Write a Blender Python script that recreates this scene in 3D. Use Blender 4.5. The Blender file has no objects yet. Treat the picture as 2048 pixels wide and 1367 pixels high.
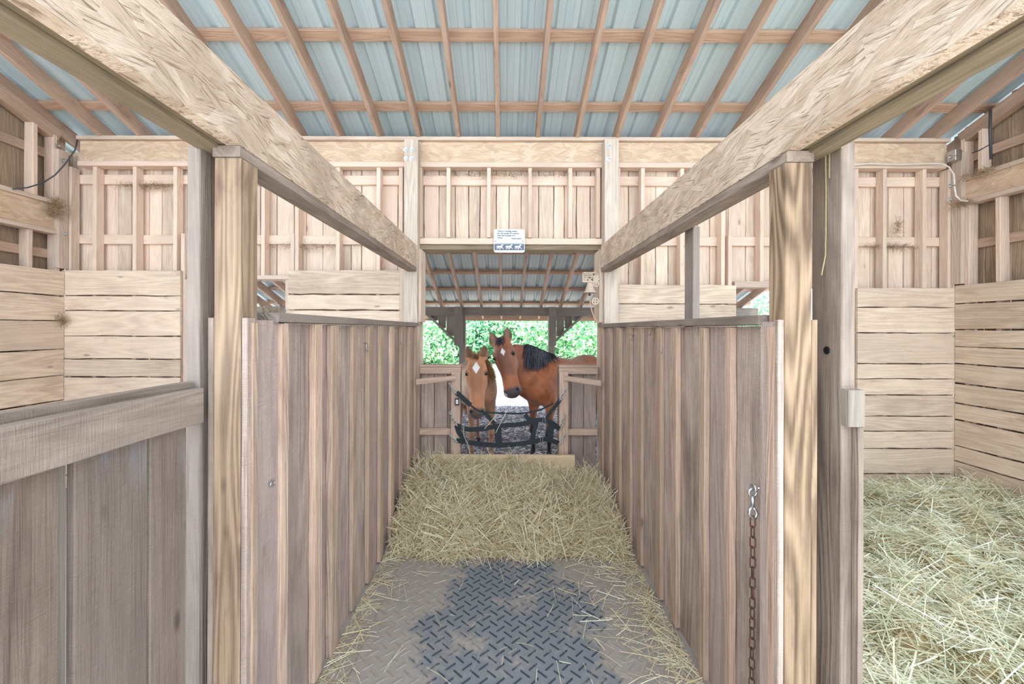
import bpy, math, random
import numpy as np
from mathutils import Vector, Matrix, Euler
random.seed(7); RNG = np.random.default_rng(7)
R = random.random
def U(a, b): return a + (b - a) * random.random()
sc = bpy.context.scene
COL = sc.collection
F, VX, VY, H, ROLL = 820.0, 1010.0, 658.0, 1.63, 0.0032

def P(px, py, Y):
    """point of the place seen at photo pixel px,py and standing Y metres down the aisle"""
    dx, dy = px - VX, py - VY
    return Vector(((dx + ROLL * dy) / F * Y, Y, H - (dy - ROLL * dx) / F * Y))

# ---------------------------------------------------------------- node helpers
def newmat(name):
    m = bpy.data.materials.new(name); m.use_nodes = True
    nt = m.node_tree
    for n in list(nt.nodes): nt.nodes.remove(n)
    out = nt.nodes.new('ShaderNodeOutputMaterial'); b = nt.nodes.new('ShaderNodeBsdfPrincipled')
    nt.links.new(b.outputs[0], out.inputs[0])
    return m, nt, b
def L(nt, a, b): nt.links.new(a, b)
def math_(nt, op, a, b=None, clamp=False):
    n = nt.nodes.new('ShaderNodeMath'); n.operation = op; n.use_clamp = clamp
    for i, v in enumerate((a, b)):
        if v is None: continue
        if hasattr(v, 'node'): L(nt, v, n.inputs[i])
        else: n.inputs[i].default_value = v
    return n.outputs[0]
def vmul(nt, v, s):
    n = nt.nodes.new('ShaderNodeVectorMath'); n.operation = 'MULTIPLY'; L(nt, v, n.inputs[0]); n.inputs[1].default_value = s
    return n.outputs[0]
def noise(nt, v, scale=1, detail=3, rough=.5, dist=0):
    n = nt.nodes.new('ShaderNodeTexNoise'); n.inputs['Scale'].default_value = scale; n.inputs['Detail'].default_value = detail
    n.inputs['Roughness'].default_value = rough; n.inputs['Distortion'].default_value = dist
    if v is not None: L(nt, v, n.inputs['Vector'])
    return n.outputs[0]
def voro(nt, v, scale=1, feature='F1'):
    n = nt.nodes.new('ShaderNodeTexVoronoi'); n.feature = feature; n.inputs['Scale'].default_value = scale
    L(nt, v, n.inputs['Vector']); return n
def mix(nt, fac, a, b, blend='MIX'):
    n = nt.nodes.new('ShaderNodeMix'); n.data_type = 'RGBA'; n.blend_type = blend
    for i, v in ((0, fac), (6, a), (7, b)):
        if hasattr(v, 'node'): L(nt, v, n.inputs[i])
        elif i == 0: n.inputs[0].default_value = v
        else: n.inputs[i].default_value = (*v, 1)
    return n.outputs[2]
def smooth(nt, v, lo, hi):
    n = nt.nodes.new('ShaderNodeMapRange'); n.interpolation_type = 'SMOOTHSTEP'; L(nt, v, n.inputs[0])
    n.inputs[1].default_value = lo; n.inputs[2].default_value = hi
    return n.outputs[0]
def attr(nt, name, out='Vector'):
    n = nt.nodes.new('ShaderNodeAttribute'); n.attribute_name = name; return n.outputs[out]
def bump(nt, b, h, strength, dist=.01):
    n = nt.nodes.new('ShaderNodeBump'); n.inputs['Strength'].default_value = strength; n.inputs['Distance'].default_value = dist
    L(nt, h, n.inputs['Height']); L(nt, n.outputs[0], b.inputs['Normal'])
def s2l(r, g, b):
    f = lambda c: (c / 255 / 12.92) if c / 255 <= .04045 else ((c / 255 + .055) / 1.055) ** 2.4
    return (f(r), f(g), f(b))

def wood(name, dark, light, tint, fine=.55, ring=.25, blot=.5, var=.35, crack=.5, saw=0., bmp=.5, rough=.85, stain=None, stain_amt=.0, ringf=16, sat=.8):
    m, nt, b = newmat(name)
    gc = attr(nt, 'gc'); rnd = attr(nt, 'rnd', 'Fac')
    nf = noise(nt, vmul(nt, gc, (170, 170, 5)), 1, 3, .6)
    nr = noise(nt, vmul(nt, gc, (7, 7, .55)), 1, 1.5, .5)
    rg = math_(nt, 'SINE', math_(nt, 'MULTIPLY', nr, ringf * 6.28))
    nb = noise(nt, vmul(nt, gc, (5, 5, 2.2)), 1, 4, .6)
    f = math_(nt, 'MULTIPLY', math_(nt, 'SUBTRACT', nf, .5), fine * 2)
    r = math_(nt, 'MULTIPLY', rg, ring * .5)
    bl = math_(nt, 'MULTIPLY', math_(nt, 'SUBTRACT', nb, .5), blot * 2.4)
    t = math_(nt, 'ADD', math_(nt, 'ADD', f, r), math_(nt, 'ADD', bl, .55), clamp=False)
    t = math_(nt, 'MULTIPLY', t, 1.0, clamp=True)
    c = mix(nt, t, dark, light)
    r2 = math_(nt, 'FRACT', math_(nt, 'MULTIPLY', rnd, 7.13))
    c = mix(nt, math_(nt, 'MULTIPLY', r2, .6), c, tint, 'MIX')
    v = math_(nt, 'ADD', math_(nt, 'MULTIPLY', math_(nt, 'SUBTRACT', rnd, .5), var), 1)
    n = nt.nodes.new('ShaderNodeHueSaturation'); L(nt, v, n.inputs['Value']); L(nt, c, n.inputs['Color']); n.inputs['Saturation'].default_value = sat
    c = n.outputs[0]
    if stain:
        st = smooth(nt, noise(nt, vmul(nt, gc, (9, 9, 3)), 1, 4, .65), .56, .72)
        c = mix(nt, math_(nt, 'MULTIPLY', st, stain_amt), c, stain)
    # knots
    vo = voro(nt, vmul(nt, gc, (7, 7, 2.6)))
    kn = math_(nt, 'MULTIPLY', math_(nt, 'SUBTRACT', 1., smooth(nt, vo.outputs['Distance'], .04, .13)), math_(nt, 'GREATER_THAN', vo.outputs['Color'], .62))
    c = mix(nt, math_(nt, 'MULTIPLY', kn, .6), c, tuple(x * .35 for x in dark))
    cr = smooth(nt, noise(nt, vmul(nt, gc, (75, 75, 1.6)), 1, 2, .5, .3), .66, .74)
    c = mix(nt, math_(nt, 'MULTIPLY', cr, crack * .6), c, tuple(x * .35 for x in dark))
    L(nt, c, b.inputs['Base Color']); b.inputs['Roughness'].default_value = rough
    b.inputs['Specular IOR Level'].default_value = .25
    h = math_(nt, 'ADD', nf, math_(nt, 'MULTIPLY', rg, .25))
    h = math_(nt, 'SUBTRACT', h, math_(nt, 'MULTIPLY', cr, 1.2 * crack))
    if saw:
        wv = noise(nt, vmul(nt, gc, (14, 14, 320)), 1, 2, .6)
        h = math_(nt, 'ADD', h, math_(nt, 'MULTIPLY', wv, saw * 2))
    bump(nt, b, h, bmp, .006)
    return m

M = {}
M['far'] = wood('pale_board_wood', s2l(190, 158, 132), s2l(244, 222, 194), s2l(234, 202, 180), ring=.25, var=.25, crack=.5, bmp=.5)
M['stud'] = wood('pale_stud_wood', s2l(196, 164, 140), s2l(238, 212, 186), s2l(232, 200, 174), ring=.15, var=.2, crack=.3)
M['plank'] = wood('sawn_plank_wood', s2l(184, 156, 130), s2l(238, 214, 184), s2l(218, 192, 168), ring=.35, blot=.6, var=.25, crack=.35, saw=.25, stain=s2l(160, 124, 98), stain_amt=.35, ringf=12)
M['part'] = wood('weathered_partition_wood', s2l(142, 118, 104), s2l(214, 190, 172), s2l(178, 154, 150), ring=.3, blot=.7, var=.4, crack=.35, saw=.5, bmp=.8, stain=s2l(164, 156, 160), stain_amt=.45, ringf=8)
M['batten'] = wood('weathered_batten_wood', s2l(152, 120, 96), s2l(214, 182, 154), s2l(196, 160, 132), ring=.2, blot=.6, var=.35, crack=.45, saw=.25, bmp=.7, stain=s2l(162, 154, 152), stain_amt=.35)
M['post'] = wood('treated_post_wood', s2l(106, 80, 54), s2l(188, 154, 112), s2l(160, 134, 108), ring=.7, blot=.6, var=.2, crack=.25, stain=s2l(104, 78, 70), stain_amt=.55, ringf=16, fine=.35, sat=.8)
M['jamb'] = wood('grey_jamb_wood', s2l(108, 90, 76), s2l(172, 152, 134), s2l(156, 144, 136), ring=.2, blot=.8, var=.2, crack=.35, saw=.3, bmp=.6, fine=.4)
M['lowboard'] = wood('dusty_brown_board_wood', s2l(104, 86, 74), s2l(152, 130, 114), s2l(132, 118, 110), ring=.22, blot=.8, var=.2, crack=.25, saw=.5, bmp=.6, fine=.3, stain=s2l(140, 144, 150), stain_amt=.4, ringf=9)
M['farpost'] = wood('grey_tan_post_wood', s2l(168, 146, 126), s2l(222, 204, 182), s2l(198, 184, 168), ring=.4, var=.15, ringf=14)
M['rafter'] = wood('brown_rafter_wood', s2l(146, 110, 84), s2l(210, 172, 140), s2l(184, 148, 124), ring=.1, var=.2, crack=.6, stain=s2l(110, 84, 70), stain_amt=.4)
M['purlin'] = wood('orange_pine_purlin_wood', s2l(168, 122, 90), s2l(222, 176, 138), s2l(208, 168, 136), ring=.5, var=.2, crack=.3, sat=.8)
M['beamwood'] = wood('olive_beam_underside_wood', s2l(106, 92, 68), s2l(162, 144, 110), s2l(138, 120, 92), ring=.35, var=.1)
M['lip'] = wood('tan_plate_wood', s2l(180, 152, 130), s2l(230, 204, 178), s2l(206, 184, 166), ring=.2, var=.15)
M['dark'] = wood('grey_outdoor_wood', s2l(108, 98, 86), s2l(164, 150, 134), s2l(138, 128, 118), ring=.3, var=.3)  # darker grey wood for outdoor timber, battens and the latch block
M['pine'] = wood('fresh_yellow_pine', s2l(220, 180, 130), s2l(248, 224, 180), s2l(242, 212, 166), ring=.45, blot=.3, var=.1, crack=.0, ringf=9, fine=.2, bmp=.2, sat=.85)
M['gate'] = wood('reddish_gate_wood', s2l(168, 128, 102), s2l(220, 184, 154), s2l(204, 170, 146), ring=.4, var=.25, sat=.75)
M['bark'] = wood('bark', s2l(60, 48, 38), s2l(110, 94, 78), s2l(90, 80, 66))
M['rawboard'] = wood('rough_gable_board_wood', s2l(130, 106, 82), s2l(196, 168, 134), s2l(168, 140, 110), ring=.4, blot=.8, var=.3, crack=.6)

def osb_mat(name, c1, c2, c3, streak=.7, angs=(.42, -.38, .06)):
    m, nt, b = newmat(name)
    gc = attr(nt, 'gc'); cols = []; hs = []
    for k, ang in enumerate(angs):
        mp = nt.nodes.new('ShaderNodeMapping'); mp.inputs['Rotation'].default_value = (0, ang, 0); mp.inputs['Location'].default_value = (k * 3.7, k * 1.3, k)
        L(nt, gc, mp.inputs['Vector'])
        v = voro(nt, vmul(nt, mp.outputs[0], (30, 3, 7)))
        sep = nt.nodes.new('ShaderNodeSeparateColor'); L(nt, v.outputs['Color'], sep.inputs[0])
        cols.append(sep.outputs[0]); hs.append(noise(nt, vmul(nt, mp.outputs[0], (150, 40, 8)), 1, 3, .65))
    mk = voro(nt, vmul(nt, gc, (17, 3, 8)))
    sp = nt.nodes.new('ShaderNodeSeparateColor'); L(nt, mk.outputs['Color'], sp.inputs[0])
    sel = math_(nt, 'GREATER_THAN', sp.outputs[0], .5); sel2 = math_(nt, 'GREATER_THAN', sp.outputs[1], .6)
    def lerp(a, b_, f):
        n = nt.nodes.new('ShaderNodeMix'); L(nt, f, n.inputs[0]); L(nt, a, n.inputs[2]); L(nt, b_, n.inputs[3]); return n.outputs[0]
    v = lerp(lerp(cols[0], cols[1], sel), cols[2], sel2)
    fn = lerp(lerp(hs[0], hs[1], sel), hs[2], sel2)
    c = mix(nt, v, c1, c2)
    c = mix(nt, math_(nt, 'MULTIPLY', smooth(nt, fn, .54, .68), streak), c, c3)
    c = mix(nt, math_(nt, 'MULTIPLY', smooth(nt, noise(nt, gc, 2.5, 4, .6), .45, .7), .35), c, c3)
    L(nt, c, b.inputs['Base Color']); b.inputs['Roughness'].default_value = .9; b.inputs['Specular IOR Level'].default_value = .2
    bump(nt, b, math_(nt, 'SUBTRACT', math_(nt, 'MULTIPLY', v, .5), math_(nt, 'MULTIPLY', fn, 1.6)), .9, .008)
    return m
M['osb'] = osb_mat('oriented_strand_lumber', s2l(206, 184, 162), s2l(232, 214, 194), s2l(138, 114, 94), .85, (.35, -.25, .05))
M['osb2'] = osb_mat('oriented_strand_header', s2l(216, 188, 160), s2l(240, 216, 188), s2l(192, 156, 126), .6)

def plain(name, c, rough=.6, metal=0., nz=0., ns=20, bmp=0.):
    m, nt, b = newmat(name)
    g = nt.nodes.new('ShaderNodeTexCoord').outputs['Object']
    n = noise(nt, g, ns, 3)
    col = mix(nt, math_(nt, 'MULTIPLY', smooth(nt, n, .3, .7), nz), c, tuple(x * .45 for x in c))
    L(nt, col, b.inputs['Base Color']); b.inputs['Roughness'].default_value = rough; b.inputs['Metallic'].default_value = metal
    if bmp: bump(nt, b, n, bmp, .004)
    return m
M['steel'] = plain('galvanised_steel', s2l(205, 210, 212), .3, .9, .3, 60)
M['rust'] = plain('rusty_steel', s2l(112, 78, 66), .75, .4, .8, 90, .3)
M['web'] = plain('black_nylon_webbing', s2l(44, 54, 60), .75, 0, .3, 120)
M['signwhite'] = plain('white_enamel', s2l(226, 232, 236), .4, 0, .04, 8)
M['signdark'] = plain('slate_grey_print', s2l(92, 104, 124), .5, 0, .2, 30)
M['ink'] = plain('grey_ink', s2l(70, 72, 84), .6)
M['castiron'] = plain('cream_painted_cast_iron', s2l(214, 196, 176), .6, .1, .3, 60)
M['rope'] = plain('tan_rope', s2l(206, 172, 148), .9, 0, .3, 200)
M['twine'] = plain('straw_coloured_twine', s2l(206, 190, 140), .9, 0, .3, 100)
M['cable'] = plain('dark_cable_sheath', s2l(60, 66, 72), .5)
M['conduit'] = plain('pale_cable_sheath', s2l(226, 218, 208), .5, 0, .2, 40)
M['eye'] = plain('dark_wet_eye', s2l(18, 14, 14), .06)
M['tagblack'] = plain('black_plastic', s2l(24, 26, 30), .4)
M['blue_light_tint'] = plain('blue_lit_post_wood', s2l(70, 104, 160), .6, 0, .3, 10)  # bluish light falling on the outer posts, put into their colour
M['dirt_hoof'] = plain('hoof_horn', s2l(60, 50, 44), .7)

def metal_roof():
    m, nt, b = newmat('pale_blue_roof_metal')
    g = nt.nodes.new('ShaderNodeTexCoord').outputs['Object']
    n = noise(nt, vmul(nt, g, (9, .6, .6)), 1, 3)
    n2 = noise(nt, g, .7, 2)
    c = mix(nt, smooth(nt, n, .3, .7), s2l(188, 207, 213), s2l(200, 216, 220))
    c = mix(nt, math_(nt, 'MULTIPLY', smooth(nt, n2, .4, .7), .4), c, s2l(190, 210, 208))
    L(nt, c, b.inputs['Base Color']); b.inputs['Roughness'].default_value = .5; b.inputs['Metallic'].default_value = .0
    return m
M['roof'] = metal_roof()

def strand_mat(name, cols, tr=0.):
    m, nt, b = newmat(name)
    rnd = attr(nt, 'rnd', 'Fac')
    cr = nt.nodes.new('ShaderNodeValToRGB'); e = cr.color_ramp.elements
    while len(e) < len(cols): e.new(.5)
    for i, c in enumerate(cols): e[i].position = i / (len(cols) - 1); e[i].color = (*c, 1)
    L(nt, rnd, cr.inputs[0]); L(nt, cr.outputs[0], b.inputs['Base Color']); b.inputs['Roughness'].default_value = .7
    b.inputs['Specular IOR Level'].default_value = .3
    if tr:
        t = nt.nodes.new('ShaderNodeBsdfTranslucent'); L(nt, cr.outputs[0], t.inputs[0]); mx = nt.nodes.new('ShaderNodeMixShader'); mx.inputs[0].default_value = tr
        out = [n for n in nt.nodes if n.type == 'OUTPUT_MATERIAL'][0]; L(nt, b.outputs[0], mx.inputs[1]); L(nt, t.outputs[0], mx.inputs[2]); L(nt, mx.outputs[0], out.inputs[0])
    return m
M['hay'] = strand_mat('dry_hay_stalks', [s2l(186, 156, 116), s2l(236, 218, 178), s2l(224, 216, 184), s2l(250, 242, 214), s2l(208, 206, 174), s2l(252, 248, 232)], .15)
M['hay2'] = strand_mat('green_tinged_hay_stalks', [s2l(172, 156, 120), s2l(230, 220, 188), s2l(212, 218, 188), s2l(248, 244, 224), s2l(200, 212, 180), s2l(252, 252, 242)], .15)
M['debris'] = strand_mat('dusty_dry_grass', [s2l(120, 98, 78), s2l(176, 152, 122), s2l(206, 188, 156)])
M['leaf'] = strand_mat('sun_painted_leaves', [s2l(60, 130, 96), s2l(140, 200, 150), s2l(200, 232, 196), s2l(232, 244, 224)], .5)  # pale mint tones put strong sun into the leaf colour
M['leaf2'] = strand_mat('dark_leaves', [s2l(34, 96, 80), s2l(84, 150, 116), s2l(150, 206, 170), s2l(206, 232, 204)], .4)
M['chips'] = strand_mat('grey_bark_chips', [s2l(96, 90, 96), s2l(160, 152, 160), s2l(200, 196, 206), s2l(224, 220, 228)])

def ground_mat(name, c1, c2, c3, sc1=30, bm=.6):
    m, nt, b = newmat(name)
    g = nt.nodes.new('ShaderNodeNewGeometry').outputs['Position']
    n1 = noise(nt, g, sc1, 5, .7); n2 = noise(nt, g, 2.2, 4, .6)
    c = mix(nt, smooth(nt, n1, .3, .7), c1, c2)
    c = mix(nt, math_(nt, 'MULTIPLY', smooth(nt, n2, .4, .65), .6), c, c3)
    L(nt, c, b.inputs['Base Color']); b.inputs['Roughness'].default_value = .95; bump(nt, b, n1, bm, .01)
    return m
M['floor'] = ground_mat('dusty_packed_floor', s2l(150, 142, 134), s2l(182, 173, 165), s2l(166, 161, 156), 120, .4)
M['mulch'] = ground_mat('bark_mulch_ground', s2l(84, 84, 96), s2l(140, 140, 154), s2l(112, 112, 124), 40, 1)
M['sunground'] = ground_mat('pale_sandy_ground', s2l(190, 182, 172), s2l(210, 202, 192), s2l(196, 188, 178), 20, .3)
M['haybase'] = ground_mat('packed_hay', s2l(150, 124, 88), s2l(206, 186, 142), s2l(180, 164, 124), 60, 1)

def mat_rubber():
    m, nt, b = newmat('dusty_black_rubber')
    g = nt.nodes.new('ShaderNodeTexCoord').outputs['Object']
    sx = nt.nodes.new('ShaderNodeSeparateXYZ'); L(nt, g, sx.inputs[0])
    n1 = noise(nt, g, 3.2, 5, .65); n2 = noise(nt, g, 45, 4, .7)
    ax = math_(nt, 'ABSOLUTE', math_(nt, 'ADD', sx.outputs[0], -.03))
    edge = smooth(nt, ax, .2, .68)
    far = smooth(nt, sx.outputs[1], 2.45, 2.85)
    d = math_(nt, 'ADD', math_(nt, 'MULTIPLY', edge, .62), math_(nt, 'MULTIPLY', far, .15))
    d = math_(nt, 'ADD', d, math_(nt, 'MULTIPLY', math_(nt, 'SUBTRACT', n1, .5), 1.9))
    d = math_(nt, 'ADD', d, math_(nt, 'MULTIPLY', math_(nt, 'SUBTRACT', n2, .5), .4))
    dust = smooth(nt, d, .02, .42)
    up = attr(nt, 'rnd', 'Fac')     # 1 on the raised bars
    rub = mix(nt, up, s2l(122, 130, 138), s2l(60, 72, 84))
    dc = mix(nt, n2, s2l(150, 143, 136), s2l(178, 170, 162))
    keep = math_(nt, 'SUBTRACT', math_(nt, 'ADD', dust, .14), math_(nt, 'MULTIPLY', up, .3), clamp=True)
    L(nt, mix(nt, keep, rub, dc), b.inputs['Base Color']); b.inputs['Roughness'].default_value = .8; b.inputs['Specular IOR Level'].default_value = .3
    bump(nt, b, n2, .3, .004)
    return m
M['rubber'] = mat_rubber()

def coat_mat(name, fuzz=1.):
    m, nt, b = newmat(name)
    c = attr(nt, 'col', 'Color'); g = nt.nodes.new('ShaderNodeNewGeometry').outputs['Position']
    n = noise(nt, vmul(nt, g, (180, 180, 60)), 1, 3, .6); n2 = noise(nt, g, 9, 4, .6)
    v = math_(nt, 'ADD', math_(nt, 'MULTIPLY', n, .5), math_(nt, 'MULTIPLY', n2, .7)); v = math_(nt, 'ADD', v, .4)
    h = nt.nodes.new('ShaderNodeHueSaturation'); L(nt, v, h.inputs['Value']); L(nt, c, h.inputs['Color'])
    L(nt, h.outputs[0], b.inputs['Base Color']); b.inputs['Roughness'].default_value = .5
    b.inputs['Sheen Weight'].default_value = .25; b.inputs['Specular IOR Level'].default_value = .35
    bump(nt, b, n, .35 * fuzz, .006)
    return m
M['coat'] = coat_mat('horse_coat')
M['mane'] = strand_mat('black_mane_hair_painted_sheen', [s2l(24, 24, 30), s2l(58, 60, 70), s2l(104, 106, 118)])  # greyer strands carry the hair's sheen as colour
M['mane2'] = strand_mat('ginger_mane_hair', [s2l(120, 84, 54), s2l(176, 134, 86), s2l(214, 184, 126)])
M['forelock2'] = strand_mat('brown_forelock_hair', [s2l(70, 50, 40), s2l(110, 80, 60), s2l(130, 96, 70)])

# ---------------------------------------------------------------- mesh builder
class MB:
    def __init__(s): s.v, s.f, s.g, s.r = [], [], [], []
    def add(s, vs, fs, gs=None, rnd=None):
        o = len(s.v); rnd = R() if rnd is None else rnd
        s.v += [tuple(v) for v in vs]; s.f += [tuple(i + o for i in f) for f in fs]
        s.g += [tuple(g) for g in (gs if gs is not None else vs)]; s.r += [rnd] * len(vs)
    def board(s, p0, p1, side, w, t, seg=None, jit=.0, ch=.003, bow=0., rnd=None):
        """a sawn board from p0 to p1; w along side, t across; chamfered, edges wandering by jit"""
        p0, p1, side = Vector(p0), Vector(p1), Vector(side)
        ax = p1 - p0; ln = ax.length; ax.normalize(); side = (side - ax * side.dot(ax)).normalized(); nr = ax.cross(side)
        if seg is None: seg = max(1, int(ln / .35)) if (jit or bow) else 1
        o = Vector((U(-50, 50), U(-50, 50), U(-50, 50)))
        ch = min(ch, w * .3, t * .3); a, b = w / 2, t / 2
        prof = [(-a + ch, -b), (a - ch, -b), (a, -b + ch), (a, b - ch), (a - ch, b), (-a + ch, b), (-a, b - ch), (-a, -b + ch)]
        vs, gs, fs = [], [], []
        j1 = j2 = 0
        for k in range(seg + 1):
            q = k / seg; c = p0 + ax * (ln * q) + nr * (bow * math.sin(q * math.pi))
            e1 = U(-jit, jit); e2 = U(-jit, jit); tw = U(-jit, jit) * .25
            for (x, y) in prof:
                xx = x + (e1 if x > 0 else e2)
                vs.append(c + side * xx + nr * (y + tw)); gs.append((x + o.x, y + o.y, ln * q + o.z))
        for k in range(seg):
            for i in range(8):
                j = (i + 1) % 8; fs.append((k * 8 + i, k * 8 + j, k * 8 + 8 + j, k * 8 + 8 + i))
        fs.append(tuple(range(7, -1, -1))); fs.append(tuple(seg * 8 + i for i in range(8)))
        s.add(vs, fs, gs, rnd)
    def bx(s, x0, x1, y0, y1, z0, z1, ax=None, **k):
        d = (x1 - x0, y1 - y0, z1 - z0)
        if ax is None: ax = max(range(3), key=lambda i: abs(d[i]))
        c = [(x0 + x1) / 2, (y0 + y1) / 2, (z0 + z1) / 2]; lo = [x0, y0, z0]; hi = [x1, y1, z1]
        a, b = c[:], c[:]; a[ax] = lo[ax]; b[ax] = hi[ax]
        o = [i for i in range(3) if i != ax]
        # side = the wider of the two others
        sd = o[0] if abs(d[o[0]]) >= abs(d[o[1]]) else o[1]; th = o[0] if sd == o[1] else o[1]
        v = [0, 0, 0]; v[sd] = 1
        s.board(a, b, v, abs(d[sd]), abs(d[th]), **k)
    def tube(s, pts, r, n=6, closed=False, rnd=None, rr=None):
        pts = [Vector(p) for p in pts]; vs, fs = [], []
        m = len(pts); prev = None
        for k, p in enumerate(pts):
            t = (pts[(k + 1) % m] - pts[k - 1]) if closed else (pts[min(k + 1, m - 1)] - pts[max(k - 1, 0)])
            t.normalize()
            if prev is None: u = t.orthogonal().normalized()
            else:
                u = prev - t * prev.dot(t)
                u = u.normalized() if u.length > 1e-6 else t.orthogonal().normalized()
            prev = u; w = t.cross(u); q = rr[k] if rr else r
            for i in range(n):
                a = 2 * math.pi * i / n; vs.append(p + u * (math.cos(a) * q) + w * (math.sin(a) * q))
        for k in range(m if closed else m - 1):
            for i in range(n):
                j = (i + 1) % n; k2 = (k + 1) % m
                fs.append((k * n + i, k * n + j, k2 * n + j, k2 * n + i))
        if not closed: fs.append(tuple(range(n - 1, -1, -1))); fs.append(tuple((m - 1) * n + i for i in range(n)))
        s.add(vs, fs, None, rnd)
    def lathe(s, c, axis, prof, n=24, rnd=None):
        c, axis = Vector(c), Vector(axis).normalized(); u = axis.orthogonal().normalized(); w = axis.cross(u); vs, fs = [], []
        for (r, h) in prof:
            for i in range(n):
                a = 2 * math.pi * i / n; vs.append(c + axis * h + (u * math.cos(a) + w * math.sin(a)) * max(r, 1e-4))
        for k in range(len(prof) - 1):
            for i in range(n):
                j = (i + 1) % n; fs.append((k * n + i, k * n + j, k * n + n + j, k * n + n + i))
        s.add(vs, fs, None, rnd)
    def build(s, name, mat, parent=None, smooth_=False, **tags):
        me = bpy.data.meshes.new(name); me.from_pydata(s.v, [], s.f); me.update()
        a = me.attributes.new('gc', 'FLOAT_VECTOR', 'POINT'); a.data.foreach_set('vector', np.array(s.g, dtype=np.float32).ravel())
        a = me.attributes.new('rnd', 'FLOAT', 'POINT'); a.data.foreach_set('value', np.array(s.r, dtype=np.float32))
        me.materials.append(M[mat] if isinstance(mat, str) else mat)
        if smooth_: me.polygons.foreach_set('use_smooth', [True] * len(me.polygons))
        o = bpy.data.objects.new(name, me); COL.objects.link(o)
        if parent: o.parent = parent
        for k, v in tags.items(): o[k] = v
        return o
def thing(name, label, cat, loc=(0, 0, 0), group=None, kind=None):
    o = bpy.data.objects.new(name, None); o.empty_display_size = .1; COL.objects.link(o)
    tag(o, label, cat, group, kind); return o
def tag(o, label=None, cat=None, group=None, kind=None):
    if label: o['label'] = label
    if cat: o['category'] = cat
    if group: o['group'] = group
    if kind: o['kind'] = kind
    return o
def one(name, mat, parent=None, **k):
    mb = MB(); kk = {a: k.pop(a) for a in list(k) if a in ('jit', 'ch', 'seg', 'bow', 'ax')}
    b = k.pop('b'); mb.bx(*b, **kk); return mb.build(name, mat, parent, **k)

def ribbons(name, mat, base, direc, normal, length, width, curl, rnd, parent=None, segs=2):
    """many small stalks/leaves as ribbons, built at once"""
    n = len(base); K = segs + 1
    side = np.cross(direc, normal); side /= np.linalg.norm(side, axis=1, keepdims=True) + 1e-9
    V = np.zeros((n, K, 2, 3))
    for k in range(K):
        q = k / segs - .5
        c = base + direc * (length * q)[:, None] + normal * (curl * (.25 - q * q) * length)[:, None]
        w = width * (1 if segs < 3 else [.15, 1, .8, .1][k])
        V[:, k, 0] = c - side * (w / 2)[:, None]; V[:, k, 1] = c + side * (w / 2)[:, None]
    idx = np.arange(n)[:, None] * (K * 2)
    fs = []
    for k in range(segs):
        fs.append(idx + np.array([[k * 2, k * 2 + 1, k * 2 + 3, k * 2 + 2]]))
    Fc = np.concatenate(fs).astype(np.int32)
    me = bpy.data.meshes.new(name); nv = n * K * 2; nf = len(Fc)
    me.vertices.add(nv); me.vertices.foreach_set('co', V.reshape(-1).astype(np.float32))
    me.loops.add(nf * 4); me.loops.foreach_set('vertex_index', Fc.ravel())
    me.polygons.add(nf); me.polygons.foreach_set('loop_start', np.arange(nf, dtype=np.int32) * 4)
    try: me.polygons.foreach_set('loop_total', np.full(nf, 4, dtype=np.int32))
    except Exception: pass
    me.update(calc_edges=True)
    a = me.attributes.new('rnd', 'FLOAT', 'POINT'); a.data.foreach_set('value', np.repeat(rnd, K * 2).astype(np.float32))
    me.materials.append(M[mat])
    o = bpy.data.objects.new(name, me); COL.objects.link(o)
    if parent: o.parent = parent
    return o

def heightfield(name, mat, x0, x1, y0, y1, h, nx, ny, skirt=None, parent=None):
    vs = []; fs = []
    for j in range(ny + 1):
        for i in range(nx + 1):
            x = x0 + (x1 - x0) * i / nx; y = y0 + (y1 - y0) * j / ny; vs.append((x, y, h(x, y)))
    for j in range(ny):
        for i in range(nx):
            a = j * (nx + 1) + i; fs.append((a, a + 1, a + nx + 2, a + nx + 1))
    me = bpy.data.meshes.new(name); me.from_pydata(vs, [], fs); me.update(); me.materials.append(M[mat])
    me.polygons.foreach_set('use_smooth', [True] * len(fs))
    o = bpy.data.objects.new(name, me); COL.objects.link(o)
    if parent: o.parent = parent
    return o

def vn(x, y, s=1., seed=0):   # cheap smooth noise
    return (math.sin(x * 2.1 * s + 1.3 + seed) * math.cos(y * 2.7 * s - .7 + seed * 1.7) + .5 * math.sin(x * 5.3 * s + y * 4.1 * s + seed) + .3 * math.sin(x * 9.7 * s - y * 8.3 * s + 2 * seed)) / 1.8

# ================================================================ THE BARN
YW = 4.20              # front of the studs of the back wall
XL, XR = -4.50, 4.59   # the gable walls
SL = .361              # roof pitch
def zr(y): return 3.57 + SL * (YW - y)     # underside of the rafters
S = 195.2
def fx(px): return (px - VX) / S
def fz(py): return H + (VY - py) / S

# ---- back wall
wb = thing('wall_back', 'back wall of the barn with pale vertical boards behind open studs', 'wall', kind='structure')
mb = MB()
def vboards(mb, x0, x1, y, z0, z1, w=.15, t=.02, back=True):
    x = x0
    while x < x1 - .01:
        ww = min(w * U(.75, 1.3), x1 - x)
        mb.board((x + ww / 2, y, z0), (x + ww / 2, y, z1), (1, 0, 0), ww - U(.005, .013), t, seg=6, jit=.003)
        x += ww
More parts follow.
